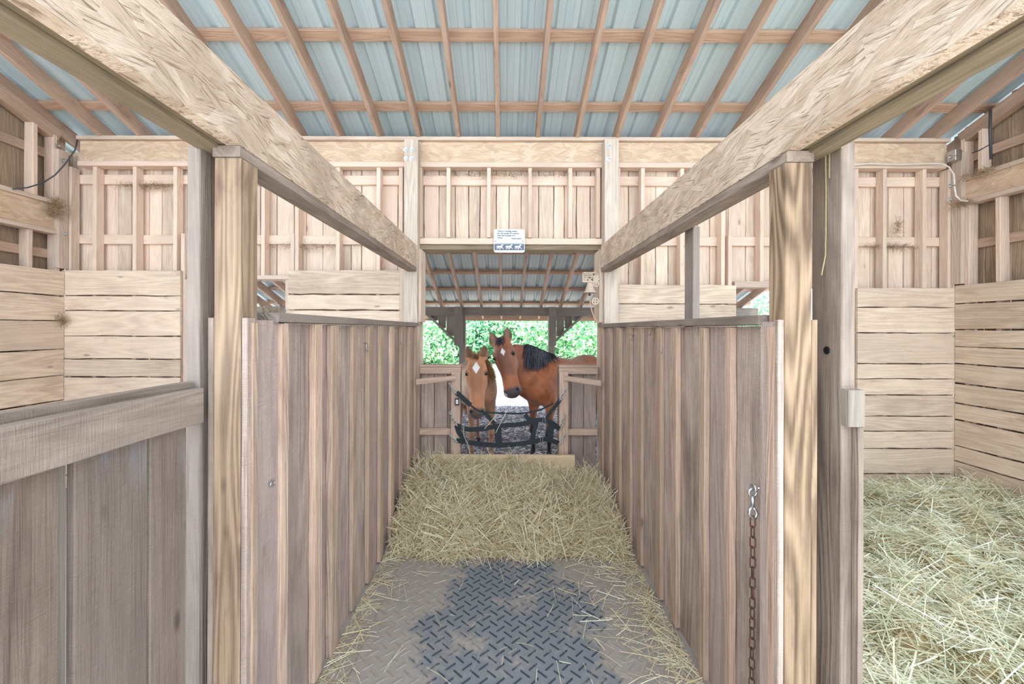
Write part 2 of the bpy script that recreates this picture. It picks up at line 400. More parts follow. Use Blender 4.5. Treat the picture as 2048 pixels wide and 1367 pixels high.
# door openings: middle (-.88..1.0 z<2.49), left (-3.25..-2.21, z<2.13), right (2.35..3.55, z<2.05)
def opening_runs():
    return [(XL - .15, -3.27, 0, 3.45), (-3.27, -2.22, 2.13, 3.45), (-2.22, -.86, 0, 3.45), (-.86, .97, 2.50, 3.45), (.97, 2.35, 0, 3.45), (2.35, 3.56, 2.07, 3.45), (3.56, XR + .15, 0, 3.45)]
for a in opening_runs(): vboards(mb, a[0], a[1], 4.335, a[2], a[3])
mb.build('exterior_board', 'far', wb)
mb = MB()   # battens nailed outside, seen through the cracks
for a in opening_runs():
    x = a[0] + .07
    while x < a[1]:
        mb.board((x, 4.357, a[2]), (x, 4.357, a[3]), (1, 0, 0), .06, .02); x += .15
mb.build('exterior_batten', 'dark', wb)
# header
hd = MB(); hd.bx(XL + .13, XR - .06, YW + .01, YW + .06, fz(326), fz(283), seg=1)
hd.build('header_beam', 'osb2', wb)
hp = MB(); hp.bx(XL + .13, XR - .06, YW - .03, YW + .09, fz(283) + .001, fz(278) + .012); hp.build('top_plate', 'lip', wb)
for (x0, x1) in ((XL + .13, -1.015), (-.87, .985), (1.13, XR - .09)):
    p = MB(); p.bx(x0, x1, YW - .015, YW + .085, fz(335), fz(325), jit=.001); p.build('lower_plate', 'stud', wb)
# girts
for z0, z1 in ((3.135, 3.232), (2.51, 2.605)):
    for (x0, x1) in ((XL + .02, -1.0), (-.88, .99), (1.12, XR - .02)):
        if z0 < 2.6 and x0 == -.88: continue
        g = MB(); g.bx(x0, x1, 4.287, 4.323, z0, z1, jit=.003, seg=10); g.build('girt', 'stud', wb)
zt = fz(335) - .002
studs = [(134, 0), (184, 0), (264, 0), (345, 0), (521, 2.14), (589, 2.14), (671, 0), (752, 0), (797, 0),
         (835, 2.57), (892, 2.57), (973, 2.57), (1055.5, 2.57), (1136, 2.57), (1192, 2.57),
         (1232, 0), (1281, 0), (1360, 0), (1442, 0), (1520, 2.08), (1607, 2.08), (1690, 2.08), (1708, 0), (1765.7, 0), (1845, 0), (1895, 0), (438, 2.14)]
for px, z0 in studs:
    x = fx(px); s_ = MB()
    s_.bx(x, x + .039, YW + U(-.003, .003), YW + .087, z0, zt, jit=.0015, seg=6); s_.build('stud', 'stud', wb)
for px, zt2 in ((361, 2.6), (580, 2.6), (1456, 2.6)):
    x = fx(px); s_ = MB(); s_.bx(x, x + .039, YW + .001, YW + .087, 0, zt2); s_.build('jack_stud', 'stud', wb)
# sills over the openings
p = MB(); p.bx(-.87, .985, YW - .02, YW + .09, fz(489), fz(477), jit=.001); p.build('opening_sill', 'stud', wb)
p = MB(); p.bx(-.87, .985, YW + .005, YW + .16, fz(499), fz(489) - .001, jit=.001); p.build('door_lintel', 'beamwood', wb)
p = MB(); p.bx(-3.25, fx(578), YW - .01, YW + .09, fz(560), fz(552), jit=.001); p.build('opening_sill', 'lip', wb)
p = MB(); p.bx(fx(1468), 3.55, YW - .01, YW + .09, fz(573), fz(561), jit=.001); p.build('opening_sill', 'lip', wb)
# jamb strips of the side openings
for x, z in ((fx(372) , 2.13), (fx(574), 2.13), (fx(1465), 2.05), (fx(1706), 2.05)):
    p = MB(); p.bx(x - .02, x + .02, YW + .002, YW + .14, 0, z); p.build('opening_jamb', 'lip', wb)

def planks(x0, x1, ys, axis='x', parent=wb, wall=None, y0=4.175):
    mb = MB()
    zs = ys
    for a, b in zip(zs[:-1], zs[1:]):
        if axis == 'x': mb.board((x0, y0, (a + b) / 2), (x1, y0, (a + b) / 2), (0, 0, 1), (a - b) - U(.008, .014), .024, seg=9, jit=.004)
        else: mb.board((wall, x0, (a + b) / 2), (wall, x1, (a + b) / 2), (0, 0, 1), (a - b) - U(.008, .014), .024, seg=9, jit=.004)
    return mb.build('plank_lining', 'plank', parent)
zl = [fz(v) for v in (543, 594, 624, 674, 719.5, 755, 806, 850, 905, 950)] + [.0]
planks(fx(131), fx(366), zl)
planks(fx(579), fx(803), [fz(541), fz(590), fz(621), fz(665), fz(710), fz(760), fz(815), fz(870), fz(925), .0])
zr_ = [fz(v) for v in (573, 612, 663, 724, 754, 786, 828, 857.7, 892, 942)] + [.0]
planks(fx(1233), fx(1468), [fz(568), fz(607), fz(655), fz(710), fz(760), fz(815), fz(870), fz(925), .0])
planks(fx(1709), XR - .02, zr_)

# ---- gable walls
def gable(side):
    X = XL if side == 'left' else XR; sg = -1 if side == 'left' else 1
    w = thing('wall_' + side, ('left' if side == 'left' else 'right') + ' gable wall with dark rough boards, a wide beam and a lining of sawn planks', 'wall', kind='structure')
    mb = MB(); y = 1.2
    while y < 4.33:
        ww = U(.17, .3); ww = min(ww, 4.32 - y)
        if ww < .03: break
        mb.board((X + sg * .145, y + ww / 2, 0), (X + sg * .145, y + ww / 2, zr(y + ww / 2) + .12), (0, 1, 0), ww - .005, .022, seg=8, jit=.003); y += ww
    mb.build('gable_board', 'rawboard', w)
    b0, b1 = (2.565, 2.90) if side == 'left' else (2.88, 3.16)
    m_ = MB(); m_.bx(X + sg * .01, X + sg * .06, .8, 4.19, b0 + .045, b1 - .04); m_.build('gable_beam', 'osb2', w)
    for z in (b0, b1 - .04):
        m_ = MB(); m_.bx(X - sg * .02, X + sg * .09, .8, 4.19, z, z + .04, jit=.0015); m_.build('beam_plate', 'lip', w)
    for z in (3.33, 2.33 if side == 'left' else 2.45):
        m_ = MB(); m_.bx(X + sg * .095, X + sg * .132, .8, 4.19, z, z + .09, jit=.002); m_.build('girt', 'batten', w)
    for y in (4.13, 3.89, 3.58, 3.2, 2.8, 2.4) if side == 'left' else (4.08, 3.80, 3.50, 3.1, 2.7, 2.3):
        m_ = MB(); m_.board((X + sg * .05, y, 0), (X + sg * .05, y + (.0 if side == 'left' or y != 3.8 else .03), b0 - .002), (1, 0, 0), .09, .039, jit=.0015); m_.build('stud', 'stud', w)
    for y in (4.10, 3.93, 3.5, 2.9) if side == 'left' else (4.12, 3.97, 3.55, 2.9):
        m_ = MB(); m_.board((X + sg * .05, y, b1 + .002), (X + sg * .05, y, zr(y) - .05), (1, 0, 0), .09, .039, jit=.0015); m_.build('stud', 'stud', w)
    # sloping rail under the roof
    m_ = MB(); m_.board((X + sg * .05, 4.15, zr(4.15) - .02), (X + sg * .05, .8, zr(.8) - .02), (0, .34, .94), .12, .09, jit=.002); m_.build('sloping_rail', 'rafter', w)
    zs = [2.205, 1.95, 1.70, 1.415, 1.15, .9, .66, .45, .22, 0] if side == 'left' else [2.09, 1.90, 1.64, 1.47, 1.30, 1.10, .90, .73, .47, .31, .16, 0]
    m_ = MB()
    for a, b in zip(zs[:-1], zs[1:]):
        m_.board((X - sg * .014, .8, (a + b) / 2), (X - sg * .014, 4.158, (a + b) / 2), (0, 0, 1), (a - b) - U(.009, .016), .026, seg=9, jit=.004)
    m_.build('plank_lining', 'plank', w)
    return w
wl = gable('left'); wr = gable('right')

# ---- roof
roof = thing('ceiling', 'pale blue ribbed metal roof on brown rafters and orange purlins', 'roof', kind='structure')
YT, YE = 0.0, 8.95
cs = 1 / math.sqrt(1 + SL * SL); n_ = Vector((0, SL * cs, cs)); d_ = Vector((0, cs, -SL * cs))
def rp(y, up): return Vector((0, y, zr(y))) + n_ * up
k = -12
while k <= 12:
    x = -.077 + .4055 * k; m_ = MB()
    a = rp(YT, .07); b = rp(YE, .07); a.x = b.x = x
    m_.board(a, b, (1, 0, 0), .039, .14, seg=22, jit=.0015); m_.build('rafter', 'rafter' , roof); k += 1
ys = 3.31 - .6475 * 5
while ys < 8.9:
    m_ = MB(); c = rp(ys, .14 + .019)
    m_.board((-5.1, c.y, c.z), (5.1, c.y, c.z), d_, .09, .037, seg=20, jit=.001); m_.build('purlin', 'purlin', roof); ys += .6475
# ribbed sheet
vs, fs = [], []
prof = []; x = -5.15
while x < 5.15:
    prof += [(x, 0), (x + .018, .026), (x + .047, .026), (x + .065, 0), (x + .105, 0), (x + .11, .004), (x + .12, .004), (x + .125, 0), (x + .165, 0), (x + .17, .004), (x + .18, .004), (x + .185, 0)]
    x += .229
for y in (YT - .1, 9.02):
    for (px_, h_) in prof:
        c = rp(y, .14 + .038 + .001 + h_); vs.append((px_, c.y, c.z))
npf = len(prof)
for i in range(npf - 1): fs.append((i, i + 1, npf + i + 1, npf + i))
for y in (YT - .1, 9.02):
    for (px_, h_) in prof:
        c = rp(y, .14 + .038 + .004 + h_); vs.append((px_, c.y, c.z))
o2 = 2 * npf
for i in range(npf - 1): fs.append((o2 + i, o2 + npf + i, o2 + npf + i + 1, o2 + i + 1))
me = bpy.data.meshes.new('metal_sheet'); me.from_pydata(vs, [], fs); me.update(); me.materials.append(M['roof'])
o = bpy.data.objects.new('metal_sheet', me); COL.objects.link(o); o.parent = roof
m_ = MB(); c = rp(8.97, .05); m_.bx(-5.1, 5.1, c.y, c.y + .03, c.z - .08, c.z + .06); m_.build('fascia_board', 'purlin', roof)

# ---- floor & ground
one('floor', 'floor', b=(XL - .1, XR + .1, -3.5, 4.36, -.1, 0), kind='structure', label='dusty packed floor of the barn', category='floor')
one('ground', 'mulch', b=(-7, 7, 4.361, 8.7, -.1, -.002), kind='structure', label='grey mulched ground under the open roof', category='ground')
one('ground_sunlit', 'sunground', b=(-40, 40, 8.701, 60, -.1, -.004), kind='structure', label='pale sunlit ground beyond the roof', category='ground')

# ================================================================ POSTS AND BEAMS
def post(name, mat, b, label, cat='post', jit=.0008):
    return one(name, mat, b=b, jit=jit, seg=8, label=label, category=cat)
pl = post('wooden_post', 'post', (-.969, -.880, 1.364, 1.458, 0, 2.197), 'square yellow-brown treated post at the near end of the left partition')
pr = post('wooden_post', 'post', (.950, 1.040, 1.389, 1.478, 0, 2.197), 'square treated post with bold grain at the near end of the right partition')
jl = one('door_jamb', 'jamb', b=(-1.062, -1.018, 1.366, 1.50, 0, 2.235), jit=.001, seg=8, label='grey upright door jamb left of the left near post, rail nailed across it', category='door jamb')
jr = one('door_jamb', 'jamb', b=(1.124, 1.170, 1.37, 1.504, 0, 2.26), jit=.001, seg=8, label='wide grey upright door jamb right of the right near post, with latch block', category='door jamb')
lb = one('latch_block', 'dark', jr, b=(1.122, 1.176, 1.336, 1.368, 1.315, 1.435)); lb['label'] = 'dark worn latch block'
lb2 = one('stop_strip', 'jamb', jr, b=(1.158, 1.176, 1.340, 1.368, 0.0, 1.313))
def nail(parent, p, r=.004, mat='rust', nrm=(0, -1, 0)):
    m_ = MB(); m_.lathe(p, nrm, [(0, .003), (r, .002), (r, 0)], 10); m_.build('nail', mat, parent)
m_ = MB(); m_.lathe((1.1232, 1.43, 1.56), (-1, 0, 0), [(0, .0), (.009, .001), (.013, .003), (.014, 0)], 14); m_.build('bolt_hole', 'tagblack', jr)
fl = post('wooden_post', 'farpost', (-1.007, -.872, 4.07, 4.205, 0, fz(285) - .03), 'tall grey-tan post left of the horses\' doorway, four bolts at its top')
fr = post('wooden_post', 'farpost', (.985, 1.125, 4.07, 4.205, 0, fz(283) - .03), 'tall grey-tan post right of the horses\' doorway, two bolts at its top')
def bolt(parent, px, py, Y=4.07, r=.022):
    p = P(px, py, Y); m_ = MB()
    m_.lathe(p, (0, -1, 0), [(.0, .004), (r, .004), (r, 0), (0, -.001)], 16)
    m_.lathe(p, (0, -1, 0), [(.012, .004), (.012, .014), (0, .014)], 6)
    m_.lathe(p, (.25, -1, -.1), [(.006, .0), (.006, .05), (0, .05)], 8)
    m_.build('bolt', 'steel', parent, smooth_=False)
for a in ((811, 299), (824, 299), (812, 317), (823, 317)): bolt(fl, *a)
for a in ((1217, 293), (1216, 319)): bolt(fr, *a)
# jamb boards lining the doorway
one('door_lining', 'lip', wb, b=(-.871, -.842, 4.10, 4.34, 1.70, 2.43))
one('door_lining', 'lip', wb, b=(.942, .984, 4.10, 4.34, 1.70, 2.43))
one('trim_board', 'lip', wb, b=(fx(803), fx(818), 4.13, 4.165, 0, fz(535)))
one('trim_board', 'farpost', wb, b=(fx(1215), fx(1233), 4.12, 4.16, 0, fz(566)))
# corner posts
cl = post('corner_post', 'lip', (XL - .03, XL + .03, 4.10, 4.195, 2.23, 3.42), 'corner post above the planks at the left end of the back wall, bolted')
crp = post('corner_post', 'lip', (XR - .03, XR + .03, 4.10, 4.195, 2.10, 3.42), 'corner post above the planks at the right end of the back wall, cable beside it')
for a in ((118, 291), (128, 321), (132, 468)): bolt(cl, *a, Y=4.10, r=.02)
m_ = MB(); m_.bx(XR - .10, XR - .035, 4.09, 4.17, fz(325), fz(305)); br = m_.build('steel_bracket', 'steel', crp)
for a in ((1900, 314), (1900, 372), (1901, 398)): bolt(crp, *a, Y=4.03, r=.02)

def big_beam(sg, xi, label):
    b = thing('roof_beam', label, 'beam')
    y0, y1 = -1.2, 4.068
    z0, z1 = 2.238, 2.462
    m_ = MB(); m_.bx(min(xi, xi + sg * .05), max(xi, xi + sg * .05), y0, y1, z0, z1, seg=30, jit=.0008); m_.build('strand_face', 'osb', b)
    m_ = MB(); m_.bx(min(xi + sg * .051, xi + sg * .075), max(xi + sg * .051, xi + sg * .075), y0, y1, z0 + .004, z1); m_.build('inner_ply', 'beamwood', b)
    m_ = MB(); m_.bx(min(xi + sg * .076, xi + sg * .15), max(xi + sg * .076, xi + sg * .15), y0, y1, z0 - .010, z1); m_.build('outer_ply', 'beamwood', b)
    m_ = MB(); m_.bx(min(xi + sg * .001, xi + sg * .092), max(xi + sg * .001, xi + sg * .092), 1.36 if sg < 0 else 1.385, y1, 2.199, 2.236, jit=.001, seg=12); m_.build('bottom_plate', 'jamb', b)
    return b
bl_ = big_beam(-1, -.880, 'long beam with pale flaky strand face above the left partition')
br_ = big_beam(1, .950, 'long beam with pale splintery strand face above the right partition')
one('support_post', 'jamb', b=(1.085, 1.125, 2.37, 2.48, 0, 2.226), label='narrow upright behind the right partition holding the right beam', category='post')

# ================================================================ PARTITIONS
def partition(sg, xs, label, bat, ztop, y0):
    t = thing('stall_partition', label, 'partition')
    m_ = MB(); y = y0
    edges = [y0] + [(a + b) / 2 for a, b in bat[1:]] + [4.06]
    for a, b in zip(edges[:-1], edges[1:]):
        m_.board((xs + sg * .012, (a + b) / 2, 0.0), (xs + sg * .012, (a + b) / 2, ztop - .04), (0, 1, 0), (b - a) - .004, .022, seg=6, jit=.002)
    m_.build('board_panel', 'part', t)
    for a, b in bat:
        th = U(.022, .034); z0 = U(0.0, .03)
        m_ = MB(); m_.board((xs - sg * (th / 2), (a + b) / 2, z0), (xs - sg * (th / 2), (a + b) / 2, ztop - .04 - U(0, .006)), (0, 1, 0), b - a, th, seg=9, jit=.003)
        m_.build('batten', 'batten', t)
    # outer side of the partition
    m_ = MB(); y = y0 + .1
    while y < 4.0:
        w = U(.16, .24); w = min(w, 4.05 - y)
        if w < .02: break
        m_.board((xs + sg * .10, y + w / 2, 0), (xs + sg * .10, y + w / 2, ztop - .04), (0, 1, 0), w - .004, .022, seg=4, jit=.002); y += w
    m_.build('board_panel', 'part', t)
    for z in (.3, 1.0, ztop - .085):
        m_ = MB(); m_.bx(min(xs + sg * .026, xs + sg * .086), max(xs + sg * .026, xs + sg * .086), y0 + .1, 4.05, z - .04, z + .04); m_.build('rail', 'batten', t)
    m_ = MB(); m_.bx(min(xs - sg * .036, xs + sg * .115), max(xs - sg * .036, xs + sg * .115), 1.54 if sg < 0 else 1.49, 4.06, ztop - .036, ztop, jit=.0012, seg=14); m_.build('top_cap', 'jamb', t)
    return t
batL = [(1.388, 1.421), (1.577, 1.634), (1.85, 1.925), (2.03, 2.11), (2.33, 2.395), (2.59, 2.67), (2.84, 2.91), (3.106, 3.2), (3.41, 3.473), (3.69, 3.76), (3.96, 4.03)]
batR = [(1.415, 1.459), (1.686, 1.735), (1.906, 1.958), (2.218, 2.29), (2.447, 2.52), (2.80, 2.88), (3.046, 3.13), (3.32, 3.41), (3.61, 3.68), (3.91, 3.99)]
ptl = partition(-1, -.885, 'left stall partition of weathered upright boards and battens with a flat cap', batL, 1.69, 1.365 + .095)
ptr = partition(1, .955, 'right stall partition of weathered upright boards and battens, chain hanging on it', batR, 1.685, 1.39 + .09)
# wide boards nailed over the near end, flush with the posts
def bd(parent, b, mat='part', name='end_board'):
    m_ = MB(); m_.bx(*b, jit=.001, seg=6); return m_.build(name, mat, parent)
bd(ptl, (-.879, -.860, 1.366, 1.415, 0, 1.665)); bd(ptl, (-.884, -.872, 1.416, 1.58, 0, 1.66))
bd(ptr, (.928, .949, 1.391, 1.412, 0, 1.665)); bd(ptr, (.934, .949, 1.4125, 1.50, 0, 1.66))
bd(ptl, (-.992, -.970, 1.368, 1.46, 0, 1.665), 'jamb'); bd(ptr, (1.041, 1.063, 1.392, 1.48, 0, 1.665), 'post')

# low wall beside the camera on the left
lw = thing('low_partition', 'low partition of wide dark boards under a thick rail, left foreground', 'low partition')
m_ = MB()
for a, b in ((1.195, 1.335), (.985, 1.19), (.80, .955), (.56, .79), (.3, .55), (.05, .29), (-.3, .04)):
    m_.board((-1.045, (a + b) / 2, 0), (-1.045, (a + b) / 2, 1.42), (0, 1, 0), b - a - (.003), .022, seg=5, jit=.001)
m_.build('board_panel', 'lowboard', lw)
m_ = MB(); m_.bx(-1.033, -.998, -.3, 1.358, 1.318, 1.432, jit=.0015, seg=8); m_.build('rail', 'jamb', lw)
m_ = MB(); m_.bx(-1.075, -1.034, -.3, 1.362, 1.425, 1.452, jit=.001, seg=8); m_.build('rail_cap', 'jamb', lw)
m_ = MB(); m_.bx(-1.068, -1.057, .78, .99, 0, 1.40); m_.build('backing_batten', 'dark', lw)

# ================================================================ HALF GATE PANELS, KICK BOARD
def half(sg, label):
    t = thing('half_wall_panel', label, 'half wall')
    xo = -.87 if sg < 0 else .95; xi = -.455 if sg < 0 else .555
    a, b = min(xo, xi), max(xo, xi)
    m_ = MB(); m_.bx(a, b, 4.20, 4.24, 1.172, 1.24, jit=.001); m_.build('top_rail', 'gate', t)
    m_ = MB(); m_.bx(a, b, 4.19, 4.33, 1.2405, 1.262, jit=.001); m_.build('cap_board', 'gate', t)
    m_ = MB(); m_.bx(a, b, 4.20, 4.24, .545, .61, jit=.001); m_.build('lower_rail', 'gate', t)
    px0 = xi if sg > 0 else xi - .09
    m_ = MB(); m_.bx(px0, px0 + .09, 4.155, 4.195, 0, 1.20, jit=.001, seg=6); m_.build('upright', 'gate', t)
    m_ = MB(); m_.bx(xi - (.03 if sg < 0 else 0), xi + (.03 if sg > 0 else 0), 4.245, 4.33, 0, 1.238); m_.build('edge_board', 'dark', t)
    m_ = MB(); m_.bx(a, b, 4.276, 4.29, 0, 1.17); m_.build('gap_light_blocker', 'dark', t)  # added board, stops light shining through the panel gaps
    m_ = MB(); w = (b - a) / 3
    for k in range(3): m_.board((a + w * (k + .5), 4.262, 0), (a + w * (k + .5), 4.262, 1.17), (1, 0, 0), w - .008, .02, seg=6, jit=.002)
    m_.build('board_panel', 'part', t)
    m_ = MB()
    p0, p1 = ((-.50, 4.14, 1.14), (-.835, 3.84, 1.135)) if sg < 0 else ((.60, 4.14, 1.14), (.905, 3.84, 1.125))
    if sg < 0: p0 = (-.50, 4.13, 1.14)
    m_.board(p0, p1, (0, 0, 1), .05, .02, seg=5, jit=.002); m_.build('brace_plank', 'gate', t)
    return t
half(-1, 'left half-wall panel beside the horses\' opening, strap chains hooked to its upright')
half(1, 'right half-wall panel beside the horses\' opening, strap chains hooked to its upright')
one('kick_board', 'pine', b=(-.72, .69, 4.02, 4.06, .05, .395), jit=.001, seg=6, label='fresh yellow pine board set on edge behind the hay', category='board')

# ================================================================ OUTSIDE FRAME
ob = one('outer_beam', 'dark', b=(-5.1, 5.1, 8.26, 8.34, 1.90, 2.075), jit=.001, seg=10, label='grey beam across the outdoor posts under the roof edge', category='beam')
for i, (x, w, lab) in enumerate(((-.94, .16, 'outdoor post behind the chestnut horse, stub board nailed on'), (.95, .15, 'outdoor post behind the bay horse\'s back'),
                                 (-4.62, .13, 'outdoor post seen through the left side opening'), (4.66, .13, 'outdoor post seen through the right side opening'))):
    t = thing('outdoor_post', lab, 'post')
    m_ = MB(); xx = x + (.07 if i == 0 else 0); m_.bx(xx - .065, xx + .065, 8.345, 8.48, 0, zr(8.4) - .01); m_.build('shaft', 'dark' if i < 2 else 'blue_light_tint', t)
    if i > 1: continue
    m_ = MB(); m_.bx(x - w / 2, x + w / 2, 8.20, 8.255, 1.30, 2.08); m_.build('stub_board', 'dark', t)
    sg = -1 if i == 0 else 1
    m_ = MB(); m_.board((x + sg * .03, 8.30, 1.36), (x + sg * .62, 8.30, 1.91), (0, 1, 0), .05, .045); m_.build('knee_brace', 'dark', t)
    m_ = MB()
    for q in range(3):
        xa = x + sg * (.10 + q * .165); zb = 1.36 + .55 * ((.10 + q * .165) / .59) + .02
        m_.bx(min(xa, xa + sg * .155), max(xa, xa + sg * .155), 8.35, 8.37, zb + .02, 1.90, ax=2)
    m_.build('gusset_board', 'dark', t)

# ================================================================ HAY
def clampf(x, a=0., b=1.): return max(a, min(b, x))
def sst(x): x = clampf(x); return x * x * (3 - 2 * x)
def h1(x, y):      # heap at the end of the aisle
    e = 2.86 + .10 * vn(x * 2, 0, 1, 3) + .12 * (abs(x) ** 2)
    q = clampf((y - e) / .95); return -.01 + (.262 - .04 * x - (.05 if x > .3 else 0) * sst((x - .3) / .3)) * (1 - (1 - q) ** 3.0) * (1 + .26 * vn(x * 2.2, y * 2.5, 1.4)) + (.018 * math.sin(x * 17 + 2 * math.sin(y * 9)) * math.sin(y * 15 + x * 5) if y > e else 0) + .02 * vn(x * 5, y * 5, 1, 1) * (1 if y > e else 0)
def h2(x, y):      # deep litter in the right stall
    wallf = sst((4.17 - y) / .5) * .8 + .2
    return (.03 + .11 * wallf) + .11 * vn(x * 1.7, y * 1.7, 1.1, 5) * wallf + .03 * math.sin(x * 11 + 2 * math.sin(y * 7)) * math.sin(y * 12 + x * 4) * wallf + .03 * vn(x * 4, y * 4, 1, 2)
def hay(name, mat, h, xr, yr, n, lmin, lmax, w, label, cond=None, flat=.25, lift=.03, basemat='haybase', jitdir=None, kind='stuff', parentmesh=True):
    t = thing(name, label, 'hay', kind=kind)
    if parentmesh:
        nx = int((xr[1] - xr[0]) / .03); ny = int((yr[1] - yr[0]) / .03)
        heightfield('packed_hay', basemat, xr[0] + .005, xr[1] - .005, yr[0], yr[1], h, nx, ny, parent=t)
    X, Y_ = [], []
    while len(X) < n:
        x, y = random.uniform(*xr), random.uniform(*yr)
        if cond and not cond(x, y): continue
        X.append(x); Y_.append(y)
    X = np.array(X); Y_ = np.array(Y_); Z = np.array([h(a, b) for a, b in zip(X, Y_)])
    cl = np.array([.5 + .5 * vn(a * 3, b * 3, 1, 9) for a, b in zip(X, Y_)])
    ang = RNG.uniform(0, 2 * math.pi, n) * .55 + cl * 4.5
    el = RNG.normal(0, flat, n)
    ln = RNG.uniform(lmin, lmax, n)
    Z = Z + np.abs(RNG.normal(0, lift, n)) + np.abs(np.sin(el)) * ln * .42 + .003
    D = np.stack([np.cos(ang) * np.cos(el), np.sin(ang) * np.cos(el), np.sin(el)], 1)
    # keep inside the walls
    hx = np.abs(D[:, 0]) * ln / 2
    X = np.clip(X, xr[0] + hx + .003, xr[1] - hx - .003)
    hy = np.abs(D[:, 1]) * ln / 2; Y_ = np.minimum(Y_, yr[1] - hy - .003)
    N = np.stack([RNG.normal(0, .5, n), RNG.normal(0, .5, n) - .2, np.ones(n)], 1); N -= D * (N * D).sum(1)[:, None]; N /= np.linalg.norm(N, axis=1, keepdims=True)
    ribbons('hay_stalks', mat, np.stack([X, Y_, Z], 1), D, N, ln, RNG.uniform(w * .5, w * 1.4, n), RNG.uniform(-.25, .35, n), RNG.uniform(0, 1, n), parent=t)
    return t
hay('hay_heap', 'hay', h1, (-.85, .92), (2.62, 4.015), 17000, .07, .30, .0036, 'mound of loose straw-coloured hay across the end of the aisle', cond=lambda x, y: h1(x, y) > .0, flat=.38, lift=.022)
hay('hay_bedding', 'hay2', h2, (1.085, 4.54), (.9, 4.15), 42000, .09, .28, .0042, 'deep greenish hay bedding covering the right stall floor', lift=.02)
def edge_scatter(x, y):
    if y > 2.9: return R() < .6
    e = min(x + .86, .93 - x)
    lim = .10 if x < 0 else .26
    return R() < math.exp(-max(0, e) / (lim * .55)) or R() < .008
hay('hay_scatter', 'hay', lambda x, y: .0 if abs(x) > .72 else .014, (-.86, .925), (.9, 3.1), 2600, .03, .2, .003, 'loose hay wisps strewn along the aisle edges and over the mat', cond=edge_scatter, flat=.05, lift=.004, parentmesh=False)

# ---- rubber mat
t = MB()
vs = [(-.72, .9, 0.001), (.74, .9, .001), (.74, 2.9, .001), (-.72, 2.9, .001), (-.72, .9, .010), (.74, .9, .010), (.74, 2.9, .010), (-.72, 2.9, .010)]
t.add(vs, [(0, 3, 2, 1), (4, 5, 6, 7), (0, 1, 5, 4), (1, 2, 6, 5), (2, 3, 7, 6), (3, 0, 4, 7)], rnd=0.)
px_, pz_ = .079, .083
def bar(cx, cy, a):
    l, w, h = .031, .0042, .004
    c, s_ = math.cos(a), math.sin(a)
    q = [(-l, 0), (-l * .85, -w), (l * .85, -w), (l, 0), (l * .85, w), (-l * .85, w)]
    bt = [(cx + c * x - s_ * y, cy + s_ * x + c * y, .0101) for x, y in q]
    tp = [(cx + (c * x - s_ * y) * .95, cy + (s_ * x + c * y) * .95, .0101 + h) for x, y in [(u * .97, v * .6) for u, v in q]]
    tp = [(cx + c * u * .97 - s_ * v * .6, cy + s_ * u * .97 + c * v * .6, .0101 + h) for u, v in q]
    t.add(bt + tp, [tuple(range(6, 12))] + [(i, (i + 1) % 6, 6 + (i + 1) % 6, 6 + i) for i in range(6)], rnd=1.)
j = 0; y = .93
while y < 2.87:
    x = -.69
    while x < .70:
        bar(x, y, -math.radians(43)); bar(x + px_ / 2, y + pz_ / 2 * .98, math.radians(43)); x += px_
    y += pz_; j += 1
t.build('rubber_mat', 'rubber', label='dusty blue-black rubber mat with raised herringbone bars on the aisle floor', category='mat')

# ================================================================ SMALL THINGS
# sign
sg_ = thing('metal_sign', 'white enamel sign with grey lettering and three trotting horses above the doorway', 'sign')
cx, cz = fx(1018) * 4.155 / YW, H + (VY - 481.5) / F * 4.155
def rrect(w, h, r, n=5):
    pts = []
    for (sx, sy, a0) in ((1, 1, 0), (-1, 1, 90), (-1, -1, 180), (1, -1, 270)):
        for k in range(n + 1):
            a = math.radians(a0 + 90 * k / n); pts.append((sx * (w / 2 - r) + r * math.cos(a), sy * (h / 2 - r) + r * math.sin(a)))
    return pts
def plate(pts, y0, y1, name, mat, parent, dx=0, dz=0):
    n = len(pts); vs = [(cx + dx + x, y0, cz + dz + z) for x, z in pts] + [(cx + dx + x, y1, cz + dz + z) for x, z in pts]
    m_ = MB(); m_.add(vs, [tuple(range(n)), tuple(range(2 * n - 1, n - 1, -1))] + [(i, n + i, n + (i + 1) % n, (i + 1) % n) for i in range(n)])
    return m_.build(name, mat, parent)
plate(rrect(.312, .236, .02), 4.150, 4.1545, 'plate', 'signwhite', sg_)
plate([(.15, .031), (-.15, .031), (-.15, -.031), (.15, -.031)], 4.148, 4.1495, 'printed_band', 'signdark', sg_, dz=-.064)
plate([(.15, .0016), (-.15, .0016), (-.15, -.0016), (.15, -.0016)], 4.148, 4.1495, 'printed_line', 'signdark', sg_, dz=-.026)
horse = [(-.036, .012), (-.028, .018), (-.018, .016), (-.004, .018), (.008, .017), (.016, .024), (.024, .031), (.032, .03), (.038, .022), (.036, .019), (.029, .021), (.026, .012), (.022, .004), (.030, -.004), (.038, -.016), (.041, -.022), (.037, -.022), (.028, -.010), (.016, -.002), (.012, -.010), (.006, -.018), (.0, -.024), (-.003, -.022), (.003, -.012), (.004, -.003), (-.010, -.002), (-.012, -.010), (-.004, -.020), (-.006, -.023), (-.015, -.014), (-.020, -.004), (-.026, -.012), (-.034, -.022), (-.038, -.021), (-.031, -.008), (-.026, .004), (-.030, .008), (-.038, -.002), (-.042, -.003)]
for k in (-1, 0, 1):
    n = len(horse); m_ = MB()
    vs = [(cx + k * .092 - .002 + x * .93, 4.1475, cz - .064 + z * .93 - .002) for x, z in horse]
    from mathutils.geometry import tessellate_polygon
    tri = tessellate_polygon([[Vector((v[0], v[2], 0)) for v in vs]])
    m_.add(vs, [tuple(t_) for t_ in tri]); m_.build('horse_emblem', 'signwhite', sg_)
